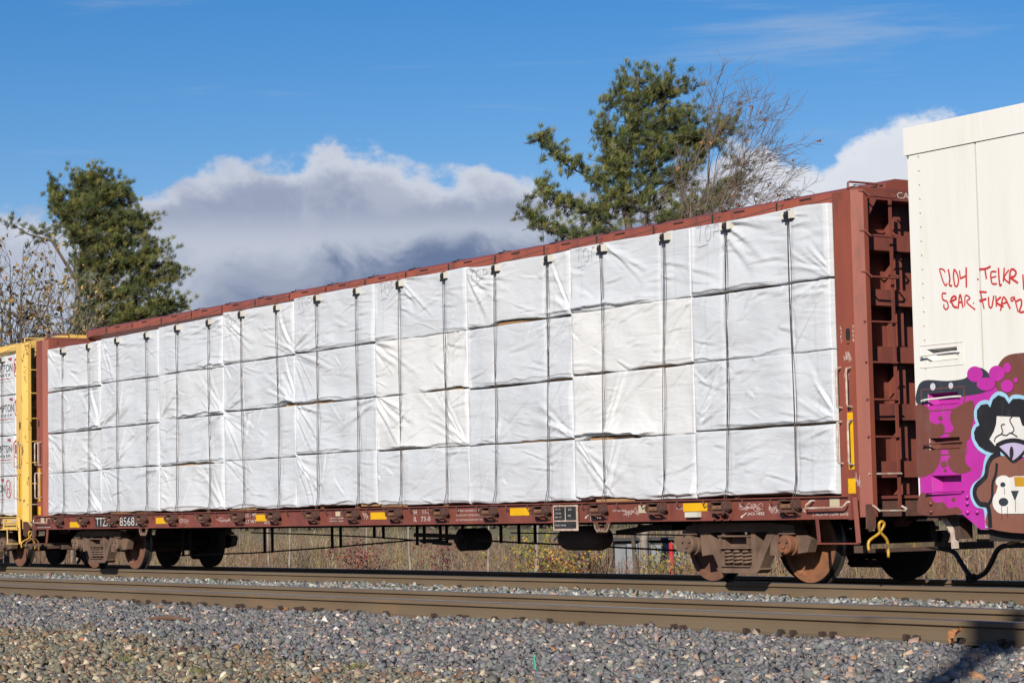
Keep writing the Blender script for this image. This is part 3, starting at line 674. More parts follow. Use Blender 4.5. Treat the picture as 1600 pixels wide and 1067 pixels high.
for cx, cz in ((9.55, .80), (6.47, .82)):
    MB().sheet([(cx - .055, cz - .028), (cx - .005, cz - .022), (cx - .03, cz + .006)], YS).ribbon([(cx - .03, cz - .014), (cx + .055, cz + .028)], .012, YS - .001).build('arrow', 'white_stencil', red)
plate('route_card', .06, .20, .885, .955, 'cream_sticker'); plate('route_card', 7.55, 7.73, .85, .945, 'cream_sticker'); plate('route_card', -4.62, -4.44, .865, .93, 'cream_sticker')
MB().box(8.54, 8.78, -1.44, -1.378, .788, .850).build('id_tag', 'plastic_cream', red)
pl = MB().box(5.79, 6.33, -1.425, -1.412, .640, .970).build('stencil_board', 'worn_white', red)
for a in ((5.815, 6.055, .775, .948), (6.075, 6.30, .775, .948), (5.815, 6.30, .668, .758)): plate('panel', *a, 'black_paint', pl, -1.4255)
YP = -1.430
for tx, a in (('79-10', (5.85, 5.965, .905, .925)), ('UD-ZIL', (5.85, 5.985, .855, .875)), ('BPL-67', (5.85, 5.985, .805, .825)), ('LN', (6.14, 6.205, .90, .925)), ('NO', (6.13, 6.19, .82, .845)), ('RLD-10-02', (5.85, 6.08, .70, .722))): lettering(tx, *a, YP, 'white_stencil', pl)
for k, tx in enumerate('LIFT'): lettering(tx, 11.252 + .011 * (tx == 'I'), 11.282 - .011 * (tx == 'I'), 2.835 - k * .05, 2.868 - k * .05, -1.3325, 'white_stencil', red)
for k, tx in enumerate('HERE'): lettering(tx, 11.452, 11.476, 2.835 - k * .05, 2.868 - k * .05, -1.3325, 'white_stencil', red)
lettering('CAUTION', -.60, .02, 4.315, 4.385, 11.4585, 'white_stencil', red, plane='x')
MB().box(11.358, 11.40, -1.345, -1.332, 2.67, 2.675).build('weld_bead', 'winch_iron', red)
# chalk tags
def scrawl(cx, cz, w, h, seed, y=YS, m_='chalk', wd=.007, n=14, par=None):
    rnd = random.Random(seed); b = MB()
    for k in range(3):
        pts = [(cx + (q / n - .5) * w + rnd.uniform(-.12, .12) * w, cz + rnd.uniform(-.5, .5) * h * math.sin(.6 + q * 1.9 + k)) for q in range(n)]
        b.ribbon(catmull(pts, 4, False), wd, y - .0004 * k)
    return b.build('chalk_scrawl', m_, par or red)
for i, a in enumerate(((9.70, .89, .40, .12), (10.15, .87, .25, .14), (7.42, .86, .36, .13), (-5.05, .86, .34, .12), (-3.45, .86, .7, .11), (-4.25, .87, .3, .11), (.95, .88, .16, .12), (-.72, .87, .14, .05), (10.55, .86, .2, .10))): scrawl(*a, 40 + i)
scrawl(11.36, 2.52, .13, .16, 61, -1.3325, wd=.006); scrawl(11.34, 2.32, .08, .10, 62, -1.3325, wd=.006); scrawl(11.46, 1.17, .10, .22, 63, -1.3325, wd=.006)
# small tie hooks under the top flange
for i, x in enumerate(WX[:-1]):
    for dx in (.36, .86):
        MB().tube([(x + dx, -1.412, .975), (x + dx, -1.43, .955), (x + dx + .03, -1.44, .935), (x + dx + .06, -1.43, .95)], .008, 5).build('tie_hook', 'winch_iron', red)
for x in (9.07, 9.2, 9.36, -9.18, -9.06, -8.94): MB().prism([(-1.374, .86), (-1.45, .757), (-1.374, .757)], x, x + .014, 'x').build('jack_gusset', 'red_paint', red)

# ------------------------------------------------------------------ wrapped lumber bundles
Y0 = -1.29
class Wrap:
    """front of one wrapped bundle as a height field: sags, folds, creases, strap pinches, loose hem"""
    def __init__(s, x0, x1, z0, z1, seed, row, cables, fold=1.0, lift=None, nu=96, nv=58, flap=None):
        rg = np.random.default_rng(seed); W, H = x1 - x0, z1 - z0
        a = np.linspace(0, 1, nu); a = .55 * a + .45 * (.5 - .5 * np.cos(math.pi * a))
        tt = np.linspace(0, 1, nv); tt = .7 * tt + .3 * (.5 - .5 * np.cos(math.pi * tt)); s.t = tt; S, T = np.meshgrid(a * W, tt * H)
        nz = VNoise(rg); N2 = VNoise(rg)
        h = 0.020 * nz(S * 1.3 + 3, T * 1.7) + 0.009 * nz(S * 3.1 + 11, T * 3.7) * fold
        # soft billows
        for _ in range(rg.integers(1, 4)):
            cx, cz, rr = rg.uniform(.2, .8) * W, rg.uniform(.2, .7) * H, rg.uniform(.18, .4)
            h += rg.uniform(-.012, .024) * np.exp(-((S - cx) ** 2 + ((T - cz) * 1.2) ** 2) / rr ** 2)
        # fans of tension creases from a few pull points, and stray creases
        def crease(px, pz, th, ln, w, amp, bend):
            dx, dz = S - px, T - pz
            al = dx * math.cos(th) + dz * math.sin(th); d = -dx * math.sin(th) + dz * math.cos(th) - bend * (al ** 2)
            q = np.clip(al / ln, 0, 1); env = np.where((al > 0) & (al < ln), np.sin(np.pi * q ** .6) ** .8, 0)
            w2 = w * (1 + 1.2 * q)
            return amp * env * (np.exp(-(d / w2) ** 2) - .75 * np.exp(-((d + 1.5 * w2) / w2) ** 2))
        for _ in range(rg.integers(1, 4)):
            corner = rg.integers(0, 5)
            px, pz = [(0.02, 0.05), (W - .02, .04), (0.0, H), (W, H - .02), (cables[0] - x0 if cables else .6, H if row == 0 else rg.uniform(0, .3))][corner]
            base = [R(35), R(145), R(-30), R(205), R(-20) if row == 0 else R(50)][corner]
            for k in range(rg.integers(4, 9)):
                h += fold * crease(px + rg.normal(0, .05), pz + rg.normal(0, .05), base + rg.uniform(-.42, .42), rg.uniform(.35, 1.3), rg.uniform(.012, .030), rg.uniform(.006, .016), rg.uniform(-.12, .12))
        for k in range(rg.integers(15, 26)):
            th = rg.choice([R(8), R(28), R(42), R(-12), R(150)], p=[.25, .28, .27, .1, .1]) if row else rg.choice([R(2), R(-8), R(14), R(28), R(165)], p=[.3, .22, .2, .15, .13])
            h += fold * crease(rg.uniform(-.1, .85) * W, rg.uniform(.02, .95) * H, th + rg.normal(0, .15), rg.uniform(.15, .8), rg.uniform(.008, .024), rg.uniform(.003, .013), rg.uniform(-.25, .25))
        if row == 0:
            for k in range(9):
                cx = (cables[rg.integers(0, len(cables))] - x0) if cables else W / 2
                h += fold * crease(cx, H - rg.uniform(0.03, .45), rg.choice([0, math.pi]) + rg.normal(0, .13), rg.uniform(.3, .8), rg.uniform(.010, .020), rg.uniform(.006, .012), 0)
        # folded end seams of the cover
        for e in (rg.uniform(.24, .34), W - rg.uniform(.24, .36)):
            if rg.random() < .55: h += .004 / (1 + np.exp(-(S - e - .02 * nz(S * 0 + 5, T * 3)) / .006))
        for c in cables:
            d = S - (c - x0); h -= .010 * np.exp(-(d / .03) ** 2) + .004 * np.exp(-(d / .12) ** 2)
        # loose hem: the cover's lower edge stands off and throws a shadow line
        A = flap if flap is not None else rg.uniform(.006, .045); tc = .045 + .03 * N2(S * 1.7, S * 0 + 1.5) + .02 * N2(S * 5, S * 0 + 9.5)
        win = np.clip(.5 + 1.6 * N2(S * .9 + 20, S * 0 + 4.5), 0, 1)
        up = np.clip(T - tc, 0, None)
        h += A * win * np.where(T > tc, np.exp(-up / .10), np.exp(-(tc - T) / .006))
        h += .0008 * nz(S * 15, T * 15)
        ex = np.clip(np.minimum(S, W - S) / .07, 0, 1); h = h * (.2 + .8 * ex * ex * (3 - 2 * ex)) + .012
        ed = np.minimum(np.minimum(S, W - S), np.minimum(T, H - T)); h -= .010 * np.exp(-ed / .006)
        low = np.clip(1 - T / .14, 0, 1) ** 1.5
        bz = .020 * N2(S * 1.9 + 40, S * 0 + 2.5) + .010 * N2(S * 6 + 40, S * 0 + 8.5) + .006
        if lift: bz = bz + lift[2] * np.exp(-(np.clip(np.abs(S - (lift[0] + lift[1]) / 2) - (lift[1] - lift[0]) / 2, 0, None) / .07) ** 2)
        hi = np.clip(1 - (H - T) / .12, 0, 1) ** 1.5
        tz = .008 * N2(S * 2.0 + 50, S * 0 + 6.5) + (.010 * N2(S * 1.1, S * 0 + 12.5) if row == 0 else 0)
        lx = .008 * N2(T * 3, T * 0 + 1.2) * np.clip(1 - S / .2, 0, 1) + .008 * N2(T * 3, T * 0 + 5.2) * np.clip(1 - (W - S) / .2, 0, 1)
        s.X = x0 + S + lx; s.Z = z0 + T + low * bz + hi * tz; s.Y = Y0 - h; s.box = (x0, x1, z0, z1); s.nu, s.nv = nu, nv; s.S, s.T = S, T; s.a = a
    def y_at(s, x, z):
        x0, x1, z0, z1 = s.box
        i = np.clip(np.searchsorted(s.a * (x1 - x0), x - x0) - 1, 0, s.nu - 2); j = np.clip(np.searchsorted(s.t * (z1 - z0), z - z0) - 1, 0, s.nv - 2)
        return np.minimum.reduce([s.Y[j, i], s.Y[j + 1, i], s.Y[j, i + 1], s.Y[j + 1, i + 1]])
    def mesh(s, name, mat_, parent, yb=-.14):
        nu, nv = s.nu, s.nv; fr = np.stack([s.X, s.Y, s.Z], 2).reshape(-1, 3)
        idx = np.arange(nu * nv).reshape(nv, nu)
        q = np.stack([idx[:-1, :-1], idx[:-1, 1:], idx[1:, 1:], idx[1:, :-1]], 2).reshape(-1, 4)
        ring = np.concatenate([idx[0, :], idx[1:, -1], idx[-1, -2::-1], idx[-2:0:-1, 0]])
        x0, x1, z0, z1 = s.box
        bk = fr[ring].copy(); bk[:, 0] = np.clip(bk[:, 0], x0 + .006, x1 - .006); bk[:, 1] = yb; o = nu * nv; n = len(ring); k = np.arange(n)
        side = np.stack([ring, o + k, o + (k + 1) % n, ring[(k + 1) % n]], 1)
        ob = npmesh(name, np.concatenate([fr, bk]), np.concatenate([q, side]), mat_, parent=parent, smooth=True)
        return ob
CX = [-11.01, -8.57, -6.14, -3.70, -1.27, 1.17, 3.65, 6.12, 8.61, 11.075]
TOPZ = [4.158, 4.178, 4.212, 4.252, 4.290, 4.285, 4.262, 4.275, 4.275]
ROWZ = [3.405, 2.608, 1.805, 1.028]
ROWC = [[3.345, 2.560, 1.797, 1.012], [3.372, 2.566, 1.810, 1.022], [3.376, 2.588, 1.798, 1.030], [3.404, 2.626, 1.822, 1.026], [3.428, 2.622, 1.838, 1.034], [3.414, 2.612, 1.822, 1.022], [3.430, 2.600, 1.806, 1.012], [3.436, 2.632, 1.792, 1.012], [3.436, 2.628, 1.812, 1.022]]
ORD = ['first', 'second', 'third', 'fourth', 'fifth', 'sixth', 'seventh', 'eighth', 'ninth']
TIER = ['top tier', 'second tier down', 'third tier down', 'bottom tier']
WARM = {(5, 1): 'wrap_warm', (5, 2): 'wrap_warm', (7, 1): 'wrap_warm', (7, 2): 'wrap_warm', (7, 3): 'wrap_plain', (3, 0): 'wrap_plain', (2, 1): 'wrap_plain', (0, 2): 'wrap_plain', (6, 0): 'wrap_plain', (2, 3): 'wrap_plain', (0, 0): 'wrap_plain'}
LIFT = {(4, 1): (0.03, 1.1, .022), (7, 2): (.30, 1.25, .035), (3, 1): (2.05, 2.4, .02), (5, 1): (1.5, 2.3, .022), (6, 2): (.25, 2.4, .02), (7, 3): (.40, 1.2, .03), (4, 3): (1.9, 2.4, .025), (5, 3): (.05, .7, .02), (3, 3): (.1, 1.0, .018), (1, 3): (.3, 2.2, .015), (2, 2): (.5, 2.0, .02), (6, 0): (.7, 1.7, .03)}
FLAP = {(7, 0): .055, (8, 0): .05, (6, 0): .06, (5, 0): .04, (0, 0): .04, (7, 2): .07, (7, 3): .055, (2, 2): .05, (4, 0): .02}
LOOK = {(5, 1): 'bright', (5, 2): 'bright', (7, 1): 'bright', (7, 2): 'bulging'}
def make_bundle(ci, ri, x0, x1, z0, z1, label, group, seed, cables, mt, off=0.0, fold=1.0, mark=False, **kw):
    root = empty('lumber_bundle', ((x0 + x1) / 2 + off, -.7, z0), label=label, category='lumber bundle', group=group)
    inv = Matrix.Translation(-Vector(root.location))
    w = Wrap(x0 + off, x1 + off, z0, z1, seed, ri, [c + off for c in cables], fold, nu=150 if ci > 3 else 100, **kw)
    o = w.mesh('wrap', mt, root); o.matrix_parent_inverse = inv
    bd = MB(); X0, X1 = x0 + off + .03, x1 + off - .03
    for q in range(8): bd.box(X0, X1, -1.215 + .0015 * (q % 3), -.16, z0 + .002 + q * .095, z0 + .092 + q * .095) if z0 + .092 + q * .095 < z1 - .04 else None
    c = bd.build('lumber', 'lumber_wood', root); c.matrix_parent_inverse = inv
    for bx in (.28, .72):
        xb = x0 + off + (x1 - x0) * bx
        c = MB().box(xb - .045, xb + .045, -1.245, -.2, z0 - .026, z0 + .001).build('batten', 'batten_wood', root); c.matrix_parent_inverse = inv
    return root, w, inv
bundles = {}
for ci in range(9):
    for ri in range(4):
        zt = TOPZ[ci] if ri == 0 else ROWC[ci][ri - 1] - random.Random(ci * 31 + ri * 5).choice((.002, .004, .008, .014, .022)); z0 = ROWC[ci][ri]
        jit = random.Random(ci * 7 + ri)
        cab = [x for x in WX if CX[ci] < x < CX[ci + 1]]
        look = LOOK.get((ci, ri), '')
        lab = ('%s white lumber bundle, %s, %s stack from left red bulkhead' % (look, TIER[ri], ORD[ci])).strip()
        dx = jit.uniform(-.02, .02)
        root, w, inv = make_bundle(ci, ri, CX[ci] + .003 + dx * .2, CX[ci + 1] - .003 + dx * .2, z0, zt, lab, 'wrapped lumber on the red flatcar', 100 + ci * 13 + ri * 7, cab, WARM.get((ci, ri), 'wrap_cool'), lift=LIFT.get((ci, ri)), flap=FLAP.get((ci, ri)))
        bundles[(ci, ri)] = (root, w, inv)
        if (ci, ri) in LIFT:      # the stringer showing under a raised hem
            a, b_, dz = LIFT[(ci, ri)]
            c = MB().box(CX[ci] + a, CX[ci] + b_, -1.262, -1.15, z0 - .012, z0 + .020).build('stringer', 'lumber_wood', root); c.matrix_parent_inverse = inv
def conform(o, w, eps=.004):
    n = len(o.data.vertices); co = np.empty(n * 3, dtype=np.float32); o.data.vertices.foreach_get('co', co); co = co.reshape(-1, 3)
    co[:, 1] = w.y_at(co[:, 0], co[:, 2]) - eps; o.data.vertices.foreach_set('co', co.ravel()); o.data.update()
def strokes(w, root, inv, lines, wd, m_, name):
    b = MB()
    for ln in lines: b.ribbon(catmull(ln, 5, False), wd, -1.4)
    o = b.build(name, m_, root, fix=False); o.matrix_parent_inverse = inv; conform(o, w, .006)
for ci in range(3, 9):       # handwritten TOP on the upper tier
    root, w, inv = bundles[(ci, 0)]
    bx = CX[ci] + .14 + .03 * (ci % 2); bz = TOPZ[ci] - .21; sc = .17 + .02 * (ci % 3)
    T_ = [[(bx - .03, bz + sc * .9), (bx + .11, bz + sc)], [(bx + .05, bz + sc * .95), (bx + .03, bz + .02)]]
    O_ = [[(bx + .20 + .06 * math.cos(a), bz + sc * .5 + sc * .45 * math.sin(a)) for a in np.linspace(1, 7, 9)]]
    P_ = [[(bx + .31, bz + .04), (bx + .33, bz + sc)], [(bx + .32, bz + sc * .95), (bx + .41, bz + sc * .85), (bx + .40, bz + sc * .55), (bx + .33, bz + sc * .5)]]
    strokes(w, root, inv, T_ + O_ + P_ + [[(bx, bz - .05), (bx + .2, bz - .03)]], .005, 'marker_ink', 'handwriting')

# ------------------------------------------------------------------ tie-down cables
def make_cable(x, xt, zt, off, label, group, wrapf):
    root = empty('tie_down_cable', (x + off, -1.45, .9), label=label, category='cable', group=group)
    inv = Matrix.Translation(-Vector(root.location))
    zz = np.linspace(.93, zt - .03, 14); pts = [(x + off, -1.49, .90)]
    for z in zz:
        k = (z - .93) / (zt - .96); pts.append((x + off + (xt - x) * k, -1.345 + (-.06 if k < .02 else 0) + wrapf(z), z))
    pts += [(xt + off, -1.368, zt + .02), (xt + off, -1.352, zt + .058), (xt + off, -1.24, zt + .078), (xt + off + .02, -.46, 4.50), (xt + off + .03, -.30, 4.612), (xt + off + .03, .0, 4.63)]
    c = MB().tube(pts, .0055, 6).build('cable', 'cable_steel', root); c.matrix_parent_inverse = inv
    c = MB().tube([(p[0] + .03 * math.sin(2.2 * p[2]) ** 2 + .004, p[1] + .012, p[2]) for p in pts[1:15]], .0028, 5).build('slack_strand', 'cable_steel', root); c.matrix_parent_inverse = inv
    g = MB().box(xt + off - .10, xt + off + .10, -1.354, -1.25, zt - .036, zt + .040).box(xt + off - .10, xt + off + .10, -1.351, -1.15, zt + .0405, zt + .052)
    c = g.build('corner_protector', 'plastic_cream', root); c.matrix_parent_inverse = inv
    g = MB().box(xt + off - .036, xt + off + .036, -1.361, -1.3545, zt - .070, zt + .046).box(xt + off - .040, xt + off + .040, -1.366, -1.3615, zt - .02, zt + .02)
    c = g.build('protector_clip', 'plastic_black', root); c.matrix_parent_inverse = inv
    c = MB().bar((xt + off - .04, -.36, 4.578), (xt + off + .05, -.36, 4.584), .04, .014).tube([(xt + off + .04, -.33, 4.594), (xt + off + .07, -.33, 4.608), (xt + off + .02, -.33, 4.612)], .005, 5).build('hook', 'plastic_black', root); c.matrix_parent_inverse = inv
    return root
XT = [-10.242, -9.038, -7.797, -6.569, -5.365, -4.162, -3.01, -1.796, -.512, .695, 1.919, 3.125, 4.417, 5.664, 6.84, 8.138, 9.331, 10.435]
NUM = ['first', 'second', 'third', 'fourth', 'fifth', 'sixth', 'seventh', 'eighth', 'ninth', 'tenth', 'eleventh', 'twelfth', 'thirteenth', 'fourteenth', 'fifteenth', 'sixteenth', 'seventeenth', 'eighteenth']
for i, (x, xt) in enumerate(zip(WX, XT)):
    rnd = random.Random(i); ph = rnd.uniform(0, 6)
    ct = min(range(9), key=lambda k: abs((CX[k] + CX[k + 1]) / 2 - xt))
    make_cable(x, xt, TOPZ[ct] - .075, 0, 'steel tie-down cable over the white load, %s counted from the left red bulkhead' % NUM[i], 'tie-down cables on the red flatcar', lambda z, ph=ph: .008 * math.sin(z * 2.3 + ph) + .004)

# ------------------------------------------------------------------ yellow flatcar behind on the left, printed lumber wraps
OFF = -23.69
yel = make_flatcar(OFF, 'yellow_paint', 'yellow_paint', 'yellow_paint', (1,), 'rust-streaked yellow centerbeam flatcar at the left edge', False)
make_truck(yel, 9.145, (['wheel_rust', 'tread_steel'], ['wheel_rust', 'tread_steel']), ('truck_iron', 'truck_iron'))
MB().box(11.0, 11.33, YS - .0015, YS, .86, .965).build('reflector', 'reflector_yellow', yel)
PR = dict(lift=None, flap=.012)
for k, (a, b_) in enumerate(((8.61, 11.075), (6.12, 8.60))):
    for ri in range(4):
        zt = 4.19 if ri == 0 else ROWZ[ri - 1] - .016
        root, w, inv = make_bundle(8, ri, a + .008, b_ - .008, ROWZ[ri], zt, 'printed white lumber bundle on the yellow flatcar, %s%s' % (TIER[ri], '' if k == 0 else ', second stack from its bulkhead'), 'printed lumber on the yellow flatcar', 700 + ri + 10 * k, [], 'wrap_plain', OFF, 0.35, **PR)
        sh = (0, .05, .02, -.42)[ri]; e = b_ + OFF - .15 - (.0 if ri < 3 else 0) + sh; zb = ROWZ[ri] + .42
        if ri == 3: e = b_ + OFF - .52
        def pr(t_, x0, x1, z0, z1, m_):
            o = lettering(t_, x0, x1, z0, z1, -1.4, m_, root, 'printed_lettering'); o.matrix_parent_inverse = inv; conform(o, w, .006)
        pr('HAMPTON', e - 1.0, e - .02, zb + .04, zb + .19, 'print_black'); pr('L U M B E R', e - .92, e - .10, zb - .055, zb + .0, 'print_black')
        pr('CERTIFIED LUMBER PRODUCTS', e - .9, e - .04, zb - .165, zb - .145, 'marker_ink')
        strokes(w, root, inv, [[(e - .95, zb - .10), (e - .5, zb - .10), (e - .03, zb - .10)]], .010, 'print_red', 'printed_line')
        cx, cz = e + .20, zb + .10
        strokes(w, root, inv, [[(cx + .145 * math.cos(t_), cz + .17 * math.sin(t_)) for t_ in np.linspace(0, 6.3, 20)]], .024, 'print_red', 'printed_ring')
        pr('H', cx - .075, cx + .075, cz - .09, cz + .09, 'print_red')
        for m_, q in (('print_blue', (e - .22, e - .16, zb + .27, zb + .31)), ('print_red', (e - .158, e - .06, zb + .25, zb + .31))):
            g = np.linspace(0, 1, 5); bb = MB()
            for i in range(4): bb.sheet([(q[0] + (q[1] - q[0]) * g[i], q[2]), (q[0] + (q[1] - q[0]) * g[i + 1], q[2]), (q[0] + (q[1] - q[0]) * g[i + 1], q[3]), (q[0] + (q[1] - q[0]) * g[i], q[3])], -1.4)
            o = bb.build('printed_flag', m_, root, fix=False); o.matrix_parent_inverse = inv; conform(o, w, .005)
for i, x in enumerate(WX[-4:]):
    make_cable(x, x + .02, 4.11, OFF, 'steel tie-down cable on the yellow flatcar, %s from its right bulkhead' % NUM[3 - i], 'tie-down cables on the yellow flatcar', lambda z: .004)

